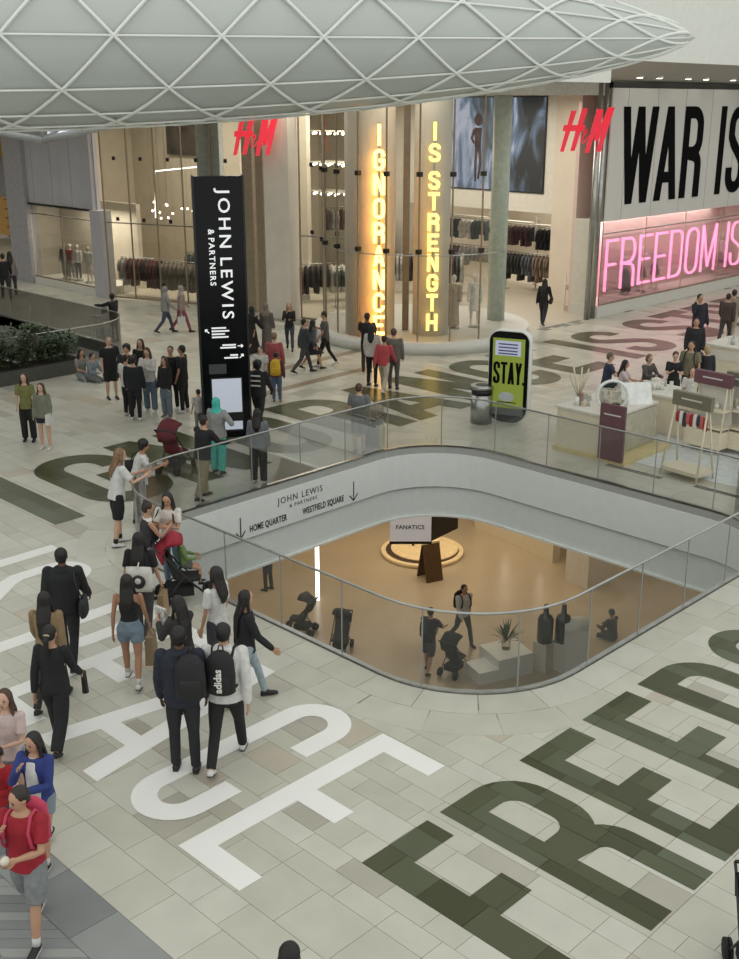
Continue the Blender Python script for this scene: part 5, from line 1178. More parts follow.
# bags ------------------------------------------------------------
def backpack(p, col, label, side=0., pocket=None, text=None, scale=1., straps=True):
    h = p['h']; M = p['mw']; c = p['sp'](.19, side, -.125); c = M @ c
    o = thing('backpack', label, 'backpack', tuple(c), R(CAM_YAW + p['face'] - 90)); bm_ = mat('bag_%d_%d_%d' % col, col, .75, var=.1, scale=10)
    s = scale * h / 1.7
    MB().loft([((0, .02 * s, -.24 * s), (.11 * s, 0, 0), (0, .06 * s, 0)), ((0, 0, -.20 * s), (.155 * s, 0, 0), (0, .09 * s, 0)), ((0, 0, 0), (.16 * s, 0, 0), (0, .095 * s, 0)), ((0, .01 * s, .16 * s), (.145 * s, 0, 0), (0, .08 * s, 0)), ((0, .03 * s, .23 * s), (.09 * s, 0, 0), (0, .05 * s, 0)), ((0, .04 * s, .25 * s), (.04 * s, 0, 0), (0, .02 * s, 0))], 18).build('bag_body', bm_, o)
    MB().loft([((0, -.075 * s, -.19 * s), (.10 * s, 0, 0), (0, .03 * s, 0)), ((0, -.09 * s, -.12 * s), (.115 * s, 0, 0), (0, .035 * s, 0)), ((0, -.085 * s, -.01 * s), (.11 * s, 0, 0), (0, .03 * s, 0)), ((0, -.075 * s, .02 * s), (.09 * s, 0, 0), (0, .02 * s, 0))], 14).build('pocket', bm_ if pocket is None else mat('bag_%d_%d_%d' % pocket, pocket, .75), o)
    MB().tube([(-.03 * s, .06 * s, .23 * s), (-.02 * s, .07 * s, .29 * s), (.02 * s, .07 * s, .29 * s), (.03 * s, .06 * s, .23 * s)], .008 * s, 6).build('loop', bm_, o)
    if straps:
        Mi = Matrix.Rotation(-R(CAM_YAW + p['face'] - 90), 4, 'Z') @ Matrix.Translation(-Vector(c)) @ M
        for sx in ((-1, 1) if side == 0 else (1 if side > 0 else -1,)):
            pts = [p['sp'](.27, sx * .06, -.075), p['sp'](.318, sx * .065, -.03), p['sp'](.315, sx * .068, .03), p['sp'](.25, sx * .072, .082), p['sp'](.16, sx * .085, .082), p['sp'](.10, sx * .10, .03), p['sp'](.08, sx * .08, -.07)]
            MB().tube([Mi @ q for q in pts], .016 * s, 6).build('strap', bm_, o)
    if text: link('lettering', text_mesh(text, .11 * s, .002, 1.0, .003), mat('white_print', (220, 220, 216), .6), o, (0, -.128 * s, -.02 * s), (PI / 2, -PI / 2, 0))
    return o
def hand_bag(p, which, w_, d_, h_, col, label, name='shopping_bag', drop=.12, cat='bag'):
    A = p['AR'] if which == 'r' else p['AL']; q = p['mw'] @ (A[2] + A[3] * .05 * p['h'])
    o = thing(name, label, cat, (q.x, q.y, q.z - drop - h_), R(CAM_YAW + p['face'])); bm_ = mat('bag_%d_%d_%d' % col, col, .8, var=.06, scale=5)
    m = MB(); m.add([(-w_ / 2, -d_ / 2, 0), (w_ / 2, -d_ / 2, 0), (w_ / 2, d_ / 2, 0), (-w_ / 2, d_ / 2, 0), (-w_ / 2, -d_ * .35, h_), (w_ / 2, -d_ * .35, h_), (w_ / 2, d_ * .35, h_), (-w_ / 2, d_ * .35, h_)], [(3, 2, 1, 0), (0, 1, 5, 4), (1, 2, 6, 5), (2, 3, 7, 6), (3, 0, 4, 7), (4, 5, 6, 7)]); m.build('bag_body', bm_, o)
    for sy in (-1, 1): MB().tube([(-w_ * .25, sy * d_ * .3, h_), (-w_ * .1, 0, h_ + drop), (w_ * .1, 0, h_ + drop), (w_ * .25, sy * d_ * .3, h_)], .006, 5).build('handle', bm_, o)
    return o
def shoulder_bag(p, sx, col, label, w_=.30, h_=.24, t=.05, y_=-.02, name='shoulder_bag', d_=.12, turn=0):
    h = p['h']; c = p['mw'] @ p['sp'](t, sx * .15, y_); o = thing(name, label, 'bag', (c.x, c.y, c.z), R(CAM_YAW + p['face'] + turn)); bm_ = mat('bag_%d_%d_%d' % col, col, .75, var=.08, scale=8)
    MB().loft([((0, 0, -h_ / 2), (w_ * .44, 0, 0), (0, d_ * .4, 0)), ((0, 0, -h_ * .3), (w_ * .52, 0, 0), (0, d_ * .55, 0)), ((0, 0, h_ * .2), (w_ * .5, 0, 0), (0, d_ * .5, 0)), ((0, 0, h_ / 2), (w_ * .46, 0, 0), (0, d_ * .3, 0))], 14).build('bag_body', bm_, o)
    Mi = o.matrix_basis.inverted() @ p['mw']
    pts = [p['sp'](t + h_ / 2 / h, sx * .15, y_ - .04), p['sp'](.24, sx * .10, -.085), p['sp'](.315, sx * .085, -.02), p['sp'](.30, sx * .09, .045), p['sp'](.22, sx * .12, .075), p['sp'](t + h_ / 2 / h, sx * .15, y_ + .04)]
    MB().tube([Mi @ q for q in pts], .010, 6).build('strap', bm_, o)
    return o
def held(p, which, mb, m, name, label, cat, off_=.07):
    A = p['AR'] if which == 'r' else p['AL']; q = p['mw'] @ (A[2] + A[3] * off_ * p['h']); o = mb.build(name, m, None, tuple(q), R(CAM_YAW + p['face'])); return tag(o, label, cat)

BLK, WHT, NAVY, DENIM, LDEN, GRY, KHAKI = (26, 27, 30), (208, 208, 204), (34, 38, 52), (92, 108, 126), (140, 154, 166), (112, 114, 118), (150, 138, 112)
HB, HD, HN = (30, 24, 22), (20, 17, 17), (74, 52, 38)
# ---- foreground
p = person(7.05, 12.91, 1.80, 4, 'man in a black hooded puffer jacket seen from behind, beside white floor letter', 'walk', ('short', HD), 'd', (BLK, 'long', 'hood'), ('trousers', BLK), BLK, near=True, loose=1.25)
shoulder_bag(p, 1, (40, 41, 44), 'dark grey cross-body bag of the man in the puffer jacket', .34, .26, .02, -.06)
p = person(6.29, 12.06, 1.66, 0, 'long haired woman in a tan jacket walking behind the puffer jacket man', 'walk2', ('longer', HD), 'm', ((134, 112, 84), 'long', 'jacket'), ('trousers', (44, 42, 42)), BLK, True, True)
p = person(5.83, 11.14, 1.67, -6, 'woman all in black with a tied ponytail, walking away', 'walk', ('pony', HD), 't', (BLK, 'long'), ('wide', BLK), BLK, True, True)
held(p, 'r', MB().tube([(0, 0, .05), (.02, 0, -.25)], [.035, .045], 8), BLACK, 'folded_umbrella', 'black folded umbrella held by the woman all in black', 'umbrella')
p = person(7.37, 11.82, 1.62, 2, 'woman in black strappy top and denim shorts, seen from behind', 'bag', ('long', HD), 'm', (BLK, 'none', 'vest'), ('shorts', (112, 128, 142)), (206, 206, 202), True, True, socks=(190, 188, 184))
hand_bag(p, 'r', .30, .14, .42, (138, 118, 92), 'brown paper shopping bag of the woman in denim shorts', drop=.1)
p = person(8.24, 12.82, 1.70, -4, 'woman in a black tee with a white logo tote on her back', 'bag', ('longer', HD), 't', (BLK, 'short'), ('trousers', (58, 56, 58)), BLK, True, True)
o = shoulder_bag(p, .15, (206, 204, 198), 'white tote bag with a round black logo', .40, .38, .10, -.13, 'tote_bag', .06, -90)
c = o.matrix_basis.to_3x3().inverted() @ Vector((-math.cos(R(CAM_YAW - 4)), -math.sin(R(CAM_YAW - 4)), 0)); lg = MB(); lg.tube([c * .04 + Vector((0, 0, 0)), c * .075], .10, 20); lg.build('logo', INK, o, (.0, 0, -.02)); lg = MB(); lg.tube([c * .074, c * .079], .045, 16); lg.build('logo_ring', mat('bag_206_204_198', (206, 204, 198)), o, (0, 0, -.0))
hand_bag(p, 'r', .26, .12, .40, (150, 126, 96), 'brown paper bag of the woman with the white tote')
p = person(6.61, 9.60, 1.88, 2, 'man in a navy hoodie with a black backpack on one shoulder', 'stand', ('short', HD), 'd', (NAVY, 'long', 'hood'), ('trousers', (34, 35, 38)), (34, 34, 34), near=True, loose=1.1)
backpack(p, (28, 28, 30), 'black backpack hanging from the shoulder of the navy hoodie man', .075)
p = person(7.06, 9.37, 1.88, -4, 'man in a white hoodie with a black lettered backpack', 'walk2', ('short', HD), 't', ((202, 202, 200), 'long', 'hood'), ('trousers', (28, 28, 30)), (206, 206, 204), near=True, loose=1.1)
backpack(p, (24, 24, 26), 'black backpack with white vertical lettering on the white hoodie man', 0., None, 'adidas')
p = person(8.12, 10.30, 1.66, -72, 'woman with very long dark hair, black top and pale jeans', 'walk', ('longer', HD), 't', (BLK, 'long'), ('slim', (150, 164, 172)), BLK, True, True)
p = person(8.23, 11.02, 1.70, 58, 'long haired woman in a plain white tee', 'stand', ('long', HB), 't', ((206, 206, 204), 'short'), ('trousers', (60, 60, 66)), WHT, True, True)
p = person(7.42, 10.70, 1.62, 48, 'woman with long dark hair in dark jacket and striped top', 'phone', ('longer', HD), 't', ((48, 46, 46), 'long', 'jacket'), ('trousers', BLK), BLK, True, True)
held(p, 'r', MB().box(-.10, .10, -.02, .02, -.14, .10).box(-.1, .1, -.024, .024, -.10, -.06).box(-.1, .1, -.024, .024, 0, .04), mat('striped_cloth', (190, 190, 186), .8, var=.5, scale=30), 'striped_cloth', 'black and white striped cloth over an arm', 'cloth')
p = person(3.93, 8.35, 1.68, 170, 'man in a red tee and grey shorts carrying a pink backpack', 'eat', ('short', (40, 33, 30)), 't', ((150, 30, 44), 'short'), ('baggy_shorts', (122, 126, 128)), (30, 30, 32), near=True, headyaw=-30, socks=(196, 196, 194), fat=1.06)
backpack(p, (190, 62, 92), 'pink and red backpack worn by the man in the red tee', 0., (206, 110, 120))
held(p, 'l', MB().ell((0, 0, .03), .05, .04, .04), mat('bread', (214, 206, 190), .8), 'wrapped_food', 'white wrapped snack held by the red tee man', 'food')
p = person(4.60, 9.32, 1.53, 168, 'girl in a blue cardigan and denim shorts eating a snack', 'eat', ('long', HB), 't', ((44, 58, 120), 'long', 'jacket'), ('shorts', (120, 134, 144)), (30, 30, 32), True, True, headyaw=-14, socks=(200, 200, 198))
MB().loft([(p['sp'](-.01, 0, .070), (.085, 0, 0), (0, .03, 0)), (p['sp'](.1, 0, .066), (.075, 0, 0), (0, .03, 0)), (p['sp'](.2, 0, .074), (.065, 0, 0), (0, .03, 0)), (p['sp'](.28, 0, .058), (.05, 0, 0), (0, .025, 0)), (p['sp'](.305, 0, .03), (.04, 0, 0), (0, .02, 0))], 12).build('white_top', mat('cloth_206_206_204', (206, 206, 204)), p['root'])
held(p, 'l', MB().cyl(0, 0, .04, -.05, .08, 12, .05), mat('pink_cup', (196, 140, 160), .5), 'paper_cup', 'pink and white cup held by the girl in the blue cardigan', 'cup')
p = person(4.74, 10.18, 1.58, 176, 'girl with long brown hair in a pale pink top at left edge', 'fold', ('long', HN), 'l', ((190, 172, 168), 'short'), ('shorts', (116, 132, 144)), WHT, True, True)
p = person(4.38, 9.70, 1.28, 172, 'child in a red top cut by the left edge', 'eat', ('short', HB), 't', ((158, 28, 36), 'long'), ('trousers', (60, 64, 76)), BLK, False, True)
p = person(4.33, 5.11, 1.66, -10, 'dark haired person whose head alone shows at the bottom edge', 'stand', ('bob', HD), 't', ((60, 60, 66), 'long'), ('trousers', BLK), BLK, True, True)
# ---- by the balustrade
p = person(10.06, 16.24, 1.80, -60, 'woman in white tee and black shorts leaning at the balustrade', 'lean', ('long', (120, 92, 66)), 'l', ((200, 200, 198), 'short'), ('baggy_shorts', (24, 24, 27)), (204, 204, 200), True, True, socks=(30, 30, 32), loose=1.4)
p = person(10.98, 17.02, 1.62, -75, 'curly haired person in white top with a black tote at the balustrade', 'lean2', ('curly', HD), 'm', ((196, 196, 194), 'short'), ('trousers', (72, 84, 100)), BLK, True, True)
shoulder_bag(p, -1, (22, 22, 24), 'black tote bag of the curly haired person', .30, .36, .06, -.04)
p = person(9.13, 13.97, 1.62, -62, 'woman with a bun in a sleeveless black and white top holding a phone', 'phone', ('bun', (44, 30, 26)), 't', ((50, 50, 54), 'none'), ('baggy_shorts', (120, 116, 112)), BLK, True, True)
MB().loft([(p['sp'](.262, 0, -.0), (.135, 0, 0), (0, .10, 0)), (p['sp'](.30, 0, 0), (.115, 0, 0), (0, .075, 0)), (p['sp'](.318, 0, 0), (.07, 0, 0), (0, .06, 0))], 14).build('white_yoke', mat('cloth_206_206_204', (206, 206, 204)), p['root'])
held(p, 'r', MB().box(-.005, .005, -.035, .035, -.02, .13), BLACK, 'phone', 'phone held by the woman with the bun', 'phone')
p = person(9.66, 14.08, 1.64, 172, 'woman in white shirt and blue jeans facing the camera at the rail', 'phone', ('long', HB), 't', ((206, 200, 192), 'short'), ('trousers', (112, 134, 152)), BLK, True, True)
shoulder_bag(p, 1, (30, 26, 26), 'small black bag of the woman in white shirt and jeans', .24, .18, .03, .02)
x, y = (9.47, 13.48); stroller((x, y, 0), R(CAM_YAW - 90 - 75), 'black pushchair with red hood carrying a toddler', (36, 34, 36), hoodc=(150, 36, 52))
kp = person(x + .02, y + .02, 1.0, -75, 'toddler in a green top sitting in the pushchair', 'kid', ('short', HD), 't', ((104, 130, 78), 'long'), ('shorts', (90, 90, 84)), BLK, False, True, z=.26)
p = person(12.62, 17.14, 1.73, -40, 'man in a black jacket and khaki trousers with a pushchair', 'push', ('cap', (30, 28, 28)), 't', ((28, 28, 30), 'long', 'jacket'), ('wide', KHAKI), (40, 40, 42), near=True)
x, y = (13.32, 19.03); stroller((x, y, 0), R(CAM_YAW - 90 - 20), 'grey pushchair with dark red seat beside the sign tower', (92, 34, 42))
person(13.84, 18.21, 1.67, -20, 'woman in turquoise headscarf, grey tunic and turquoise trousers', 'hip', ('hijab', (70, 176, 164)), 't', ((138, 138, 136), 'long', 'jacket'), ('wide', (70, 172, 160)), (60, 60, 60), True, loose=1.5)
person(15.32, 20.85, 1.12, 40, 'small boy in a white top by the sign tower', 'stand', ('short', HB), 't', ((170, 168, 164), 'short'), ('trousers', (120, 118, 116)), BLK)
p = person(14.01, 17.09, 1.61, -6, 'woman in a grey top and black trousers at the far rail', 'stand', ('long', HD), 't', ((104, 108, 114), 'long', 'jacket'), ('wide', (24, 24, 26)), WHT, True, True)
p = person(16.67, 20.27, 1.74, -14, 'person in a black hoodie with white print by the sign tower', 'walk', ('curly', HD), 'd', ((30, 30, 32), 'long', 'hood'), ('trousers', (34, 34, 36)), BLK)
c = p['mw'] @ p['sp'](.20, 0, -.098)
for dz_ in (.06, 0, -.06): MB().box(-.12, .12, -.004, .004, dz_ - .018, dz_ + .018).build('back_print', mat('white_print', (220, 220, 216)), p['root'], tuple(p['sp'](.20 + dz_ / p['h'] * 1.0, 0, -.096)))
person(18.51, 22.36, 1.45, 160, 'child in a white top behind the sign tower', 'stand', ('short', HN), 'l', ((196, 194, 190), 'short'), ('trousers', (120, 118, 112)), WHT)
person(19.11, 22.49, 1.72, -10, 'woman in a coral pink top near the sign tower', 'stand', ('short', (120, 96, 78)), 'l', ((156, 78, 82), 'long'), ('trousers', DENIM), BLK, True, loose=1.3)
p = person(18.63, 21.87, 1.35, -6, 'child in blue jeans wearing a yellow backpack', 'stand', ('short', HD), 'm', ((90, 60, 60), 'long'), ('trousers', (74, 92, 116)), GRY)
backpack(p, (200, 158, 32), 'bright yellow backpack on a child', 0., None, None, 1.1)
person(22.06, 27.03, 1.53, -40, 'woman in a long black robe far behind the sign tower', 'walk', ('hijab', BLK), 'm', None, ('robe', (20, 20, 23)), BLK, True)
person(22.51, 26.84, 1.56, -20, 'person in a brownish grey coat far behind the sign tower', 'stand', ('hijab', (116, 108, 98)), 'm', None, ('robe', (92, 84, 80)), BLK, True)
person(23.26, 26.61, 1.53, 178, 'blonde woman in black top holding a cup by the shop', 'eat', ('long', (150, 116, 76)), 'l', ((30, 29, 32), 'long'), ('trousers', (60, 66, 78)), BLK, True)
person(21.38, 23.85, 1.65, -70, 'man in a dark blue jacket striding right', 'walk', ('short', HD), 't', ((52, 56, 62), 'long', 'jacket'), ('trousers', (60, 60, 62)), BLK)
person(21.90, 24.04, 1.53, -60, 'dark haired woman in grey beside the striding man', 'walk2', ('long', HD), 't', ((88, 92, 96), 'long'), ('skirt', (26, 26, 30)), BLK, True)
person(22.45, 24.07, 1.69, 88, 'man in a dark grey tee and black jeans looking at his phone', 'walkphone', ('short', HB), 't', ((78, 76, 72), 'short'), ('slim', (24, 24, 26)), (190, 190, 186))
p = person(16.96, 17.11, 1.62, -16, 'man in grey tee and dark shorts leaning on the far rail', 'stand', ('short', HN), 'l', ((104, 106, 110), 'short'), ('baggy_shorts', (56, 58, 64)), (70, 66, 62), near=True, loose=1.3)
p = person(21.65, 21.32, 1.75, -20, 'woman in a white top and black leggings before the lit column', 'stand', ('long', HD), 't', ((190, 184, 176), 'long', 'jacket'), ('slim', BLK), BLK, True)
person(21.39, 20.62, 1.61, -20, 'person in a red top and beige trousers before the lit column', 'walk', ('short', HB), 't', ((176, 70, 74), 'long'), ('trousers', (176, 164, 146)), WHT)
person(21.82, 20.66, 1.70, -15, 'person in a long grey coat before the lit column', 'stand', ('short', HN), 'l', ((104, 98, 92), 'long', 'jacket'), ('trousers', (84, 80, 78)), BLK)
person(22.78, 22.65, 1.74, -10, 'person in a black top furthest in before the lit column', 'phone', ('short', HD), 'd', ((30, 26, 26), 'short'), ('trousers', (60, 50, 46)), BLK)
p = person(32.37, 23.35, 1.70, -25, 'woman in black walking into the shop entrance', 'walk', ('longer', HD), 't', ((24, 24, 27), 'long'), ('trousers', (40, 42, 50)), BLK, True)
shoulder_bag(p, 1, (26, 26, 28), 'small black bag of the woman entering the shop', .26, .2, .02, 0)
# suitcase
x, y = 17.47, 17.17; o = thing('suitcase', 'black suitcase with a yellow side by the far rail', 'suitcase', (x, y, 0), R(-45))
MB().loft([((0, 0, z_), (a_, 0, 0), (0, b_, 0)) for z_, a_, b_ in ((.05, .20, .13), (.1, .23, .15), (.5, .23, .15), (.62, .2, .13), (.66, .12, .08))], 16).build('case_body', BLACK, o); MB().box(.12, .26, -.12, .12, .08, .56).build('side_panel', mat('yellow_side', (196, 184, 44), .6), o)
for sx in (-.15, .15):
    for sy in (-.09, .09): MB().tube([(sx - .015, sy, .03), (sx + .015, sy, .03)], .03, 10).build('wheel', TYRE, o)
MB().tube([(-.08, .1, .6), (-.08, .1, .82), (.08, .1, .82), (.08, .1, .6)], .01, 6).build('handle', STEEL, o)
# ---- right
person(31.87, 17.06, 1.88, -160, 'man in a dark navy jacket touching his head', 'head', ('short', HD), 't', ((34, 32, 44), 'long', 'jacket'), ('trousers', (40, 40, 46)), BLK)
person(28.79, 15.46, 1.74, 165, 'man in a dark jacket behind the kiosk group', 'stand', ('short', HD), 't', ((36, 34, 38), 'long', 'jacket'), ('trousers', BLK), BLK)
p = person(25.78, 13.92, 1.74, 150, 'person with khaki top standing behind the kiosk counter', 'stand', ('short', HD), 't', ((118, 112, 90), 'short'), ('trousers', (50, 50, 54)), BLK)
backpack(p, (28, 28, 30), 'black backpack of the person in the khaki top', 0.)
p = person(26.24, 13.71, 1.60, -20, 'blonde person in a dark jacket at the kiosk', 'stand', ('bob', (164, 140, 104)), 'l', ((40, 40, 44), 'long', 'jacket'), ('trousers', (120, 118, 116)), BLK, True)
person(34.32, 17.18, 1.78, -30, 'person in beige trousers at the right edge by the floor text', 'walk', ('short', HB), 't', ((140, 128, 112), 'long'), ('trousers', (158, 146, 126)), GRY)
person(33.78, 17.10, 1.72, -30, 'person in a dark coat at the right edge by the floor text', 'walk2', ('short', HB), 't', ((70, 58, 54), 'long', 'jacket'), ('trousers', (60, 56, 54)), BLK)
def seated(px, lab, hair_, top_, face, stool_lab, sk='t', fem=False, hh=1.68, sz=.62):
    """seated shopper: feet on the floor in front of a stool"""
    p_ = person(px[0], px[1], hh, face, lab, 'sit', hair_, sk, top_, ('trousers', (50, 54, 66)), BLK, fem, z=.18); stool((px[0], px[1], 0), stool_lab, .60)
seated((24.11, 15.32), 'man in a navy polo seated at the kiosk counter', ('short', (96, 84, 74)), ((44, 52, 72), 'short'), -100, 'white stool under the navy polo man', 'l')
seated((23.84, 14.70), 'dark haired woman in a white and pink top seated at the kiosk', ('long', HD), ((190, 176, 178), 'short'), -110, 'white stool under the woman in white and pink', 't', True, 1.62)
seated((24.89, 14.63), 'woman with brown hair seated behind the kiosk counter', ('bob', (110, 84, 62)), ((84, 80, 78), 'long'), -150, 'white stool under the brown haired woman', 'l', True, 1.62)
person(24.92, 13.87, 1.62, 170, 'kiosk assistant in black behind the counter', 'phone', ('short', HN), 'l', ((28, 28, 32), 'short'), ('trousers', BLK), BLK, True)
person(23.76, 12.74, 1.58, 165, 'woman with long brown hair in a white top at the kiosk counter', 'stand', ('long', HN), 'l', ((196, 194, 190), 'short'), ('trousers', (110, 116, 124)), BLK, True)
# ---- left
person(12.20, 23.26, 1.63, -178, 'woman in an olive top and black wide trousers, arm round a friend', 'stand', ('long', HB), 'l', ((112, 114, 66), 'short'), ('wide', (24, 24, 26)), BLK, True)
p = person(12.14, 22.41, 1.55, 172, 'woman in a grey green jacket and dark shorts with a white bag', 'stand', ('long', HN), 'l', ((112, 116, 98), 'long', 'jacket'), ('shorts', (36, 38, 52)), (196, 194, 190), True)
hand_bag(p, 'l', .3, .1, .24, (202, 202, 198), 'white handbag of the woman in the grey green jacket', drop=-.18)
person(15.74, 25.24, 1.68, -150, 'grey haired man in a black polo and black shorts', 'stand', ('short', (130, 126, 120)), 'l', ((26, 26, 29), 'short'), ('baggy_shorts', (28, 28, 30)), (36, 34, 34), fat=1.12)
person((16.39, 27.82)[0], (16.39, 27.82)[1], 1.62, -140, 'woman in a patterned top sitting on the floor by the planter', 'floor', ('long', HD), 't', ((126, 124, 118), 'short'), ('trousers', (130, 134, 130)), WHT, True)
person((16.46, 27.41)[0], (16.46, 27.41)[1], 1.5, -120, 'person in pale blue sitting on the floor by the planter', 'floor', ('short', HD), 't', ((112, 122, 130), 'long'), ('trousers', (110, 112, 112)), WHT)
person(15.08, 23.47, 1.59, -30, 'youth in a white tee and black trousers in the standing group', 'stand', ('short', HD), 't', ((196, 196, 194), 'short'), ('trousers', (24, 24, 27)), WHT)
person(15.00, 23.03, 1.63, -4, 'person in a black tracksuit with back turned in the standing group', 'stand', ('short', HD), 't', ((24, 26, 32), 'long', 'jacket'), ('trousers', (22, 23, 27)), WHT)
person(16.12, 24.33, 1.70, 170, 'dark haired woman in black at the rear of the standing group', 'stand', ('long', HD), 't', ((24, 23, 26), 'long'), ('trousers', BLK), BLK, True)
person(15.56, 24.13, 1.68, 175, 'dark haired person hidden behind the white tee youth', 'stand', ('curly', HD), 't', ((40, 38, 40), 'long'), ('trousers', BLK), BLK)
person(15.70, 23.40, 1.69, 172, 'woman in a white blouse and wide blue jeans', 'phone', ('long', HN), 'l', ((200, 198, 194), 'long', 'jacket'), ('wide', (92, 108, 122)), WHT, True)
person(15.71, 22.71, 1.54, 150, 'long haired girl in black top and loose grey blue jeans', 'stand', ('longer', (52, 36, 30)), 't', ((28, 27, 30), 'long'), ('wide', (96, 108, 118)), GRY, True)
person(16.26, 23.21, 1.66, 176, 'person in black facing out of the standing group', 'stand', ('short', HB), 't', ((30, 29, 32), 'long'), ('trousers', BLK), WHT)
person(16.30, 22.79, 1.74, 80, 'tall man all in black at the right of the standing group', 'stand', ('short', HD), 'm', ((24, 24, 26), 'short'), ('trousers', (24, 24, 26)), WHT)
person(22.08, 31.67, 1.65, -70, 'person in a grey hoodie and jeans walking past the shop', 'walk', ('hijab', (134, 132, 130)), 'm', ((136, 134, 132), 'long', 'jacket'), ('trousers', (66, 72, 88)), BLK)
p = person(22.57, 31.43, 1.65, -70, 'person in a pale hood and dusty pink trousers walking past the shop', 'walk2', ('hijab', (150, 142, 136)), 'm', ((144, 128, 122), 'long', 'jacket'), ('trousers', (134, 70, 84)), BLK, True)
hand_bag(p, 'r', .26, .12, .3, (196, 194, 192), 'white plastic bag carried past the shop')
person(19.99, 31.61, 1.62, 60, 'man in a black top and grey trousers leaning on a white chair', 'out', ('short', HD), 'd', ((24, 24, 26), 'long'), ('trousers', (88, 88, 90)), BLK)
def chair(loc, rot, label):
    o = thing('cafe_chair', label, 'chair', loc, rot, 'white cafe chairs'); MB().box(-.2, .2, -.2, .2, .72, .76).build('seat', ACR, o)
    for sx in (-.18, .18):
        for sy in (-.18, .18): MB().tube([(sx * 1.2, sy * 1.2, 0), (sx, sy, .72 if sy > 0 else 1.1)], .014, 6).build('leg', ACR, o)
    MB().box(-.19, .19, -.215, -.19, .85, 1.1).build('backrest', mat('grey_mesh', (132, 130, 124), .7), o)
x, y = (20.02, 32.53); chair((x, y, 0), .5, 'white high chair beside the leaning man'); x, y = (20.56, 32.96); chair((x, y, 0), 1.0, 'second white high chair behind the first')
person(21.66, 42.02, 1.88, 20, 'person in black at the far left edge', 'walk', ('short', HD), 't', ((26, 26, 30), 'long'), ('trousers', (40, 40, 46)), BLK)
person(22.17, 42.41, 1.88, 20, 'person in a pale top at the far left edge', 'walk2', ('long', HD), 't', ((140, 132, 130), 'long'), ('trousers', (60, 64, 76)), BLK, True)
# ---- lower level
def low(px, py, hh, face, label, **kw):
    x, y = px; return person(x, y, hh, face, label, z=LZ, **kw)
p = low((20.55, 16.90), 0, 1.74, -150, 'man in a pale shirt with a black backpack on the lower level', pose='walk', hair=('short', HB), top=((190, 188, 182), 'long'), bottom=('trousers', (58, 58, 60)))
backpack(p, BLK, 'black backpack of the man in the pale shirt below', 0.)
p = low((18.74, 16.48), 0, 1.76, -30, 'man in black pushing a pushchair on the lower level', pose='push', hair=('short', HD), top=((38, 38, 40), 'short'), bottom=('baggy_shorts', (66, 66, 68)))
backpack(p, BLK, 'dark backpack of the man pushing a pushchair below', 0.)
x, y = (19.21, 16.00); stroller((x, y, LZ), R(CAM_YAW - 90 - 35), 'black pushchair on the lower level', (34, 34, 36))
p = low((19.15, 23.12), 0, 1.72, 60, 'person in dark clothes on the lower level seen through the glass', pose='stand', hair=('short', HD), top=((60, 58, 56), 'long'), bottom=('trousers', (40, 40, 42)))
x, y = (17.97, 20.42); stroller((x, y, LZ), R(30), 'dark pushchair parked on the lower level below the glass', (44, 44, 48))
x, y = (17.93, 18.82); stroller((x, y, LZ), R(120), 'second dark pushchair parked on the lower level', (52, 52, 56))
low((23.48, 14.18), 0, 1.6, 40, 'person sitting low on the lower level at right', pose='floor', hair=('short', HD), top=((56, 56, 58), 'long'), bottom=('trousers', (48, 48, 50)))
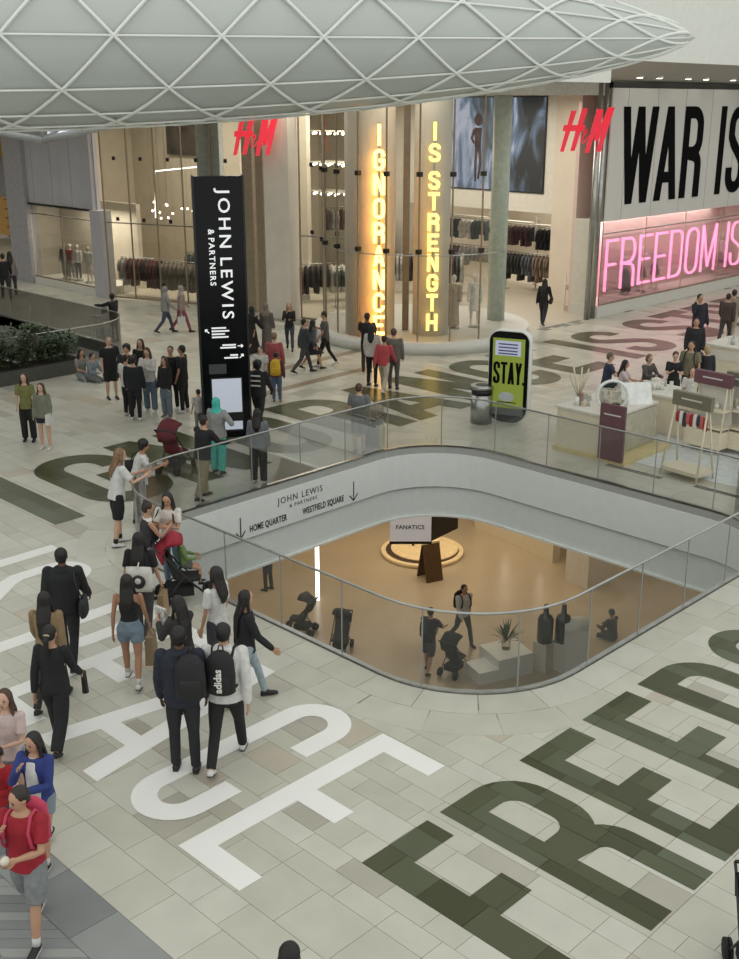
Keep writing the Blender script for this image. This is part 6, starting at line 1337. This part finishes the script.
# ---- mannequins
MANW = mat('mannequin_white', (206, 200, 190), .4, var=.02)
def mannequin(x, y, z, face, label, top, bottom, h=1.78):
    p_ = person(x, y, h, face, label, 'stand', None, 'l', top, bottom, (196, 192, 184), True, z=z + .03, name='mannequin', cat='mannequin', skinmat=MANW); MB().cyl(0, 0, .2, -.03, .0, 20).build('stand_base', STEEL, p_['root'])
for k, (px, tp, bt) in enumerate(((66, (90, 96, 110), (44, 46, 54)), (71, (150, 60, 60), (120, 120, 122)), (78, (206, 204, 200), (40, 40, 44)), (89, (206, 202, 196), (190, 186, 180)))):
    x, y = (25.22, 43.42) if k == 0 else (25.25, 42.98) if k == 1 else (25.31, 42.52) if k == 2 else (25.33, 41.69)
    mannequin(x, y, .30, 165, ('first', 'second, red topped', 'third, white topped', 'fourth, all pale')[k] + ' mannequin from the left in the far left window', (tp, 'short' if k % 2 else 'long'), ('trousers' if k < 3 else 'skirt', bt), 1.5)
x, y = (28.19, 23.97); mannequin(x, y, .38, 170, 'mannequin in a long pale strappy dress on the white plinth', None, ('robe', (168, 156, 136)), 1.75)
x, y = (28.82, 23.59); mannequin(x, y, .38, 175, 'mannequin in a short white dress on the white plinth', ((206, 204, 198), 'long'), ('skirt', (208, 206, 200)), 1.75)
for k, (x, y) in enumerate(((37.9, 23.5), (39.1, 23.55), (40.0, 23.5), (45.3, 23.5))):
    mannequin(x, y, .42, 140, ('mannequin in a dark skirt at left of the neon window', 'second mannequin behind the neon letters', 'third mannequin behind the neon letters', 'mannequin behind the word IS in the neon window')[k], ((186, 180, 178), 'long'), ('skirt' if k else 'long_skirt', ((60, 48, 62), (70, 60, 70), (90, 66, 80), (120, 100, 104))[k]), 1.75)
# black handle of a pushchair at the right bottom edge
x, y = (8.12, 3.13); stroller((x, y, 0), R(CAM_YAW - 90 + 175), 'black pushchair just entering at the bottom right edge', (26, 26, 28))
# ---------------------------------------------------------------- fuse the figures into single skins
dg = bpy.context.evaluated_depsgraph_get()
NEW = [(o, ex, bpy.data.meshes.new_from_object(o.evaluated_get(dg))) for o, ex in REM]
for o, ex, me in NEW:
    if ex is not None:
        bm = bmesh.new(); bm.from_mesh(me); bm.from_mesh(ex.mesh('fingers')); bm.to_mesh(me); bm.free()
    me.polygons.foreach_set('use_smooth', [True] * len(me.polygons)); o.modifiers.clear(); old = o.data; nm = old.name; o.data = me; bpy.data.meshes.remove(old); me.name = nm
for o in bpy.data.objects:
    if 'joints' in o: del o['joints']
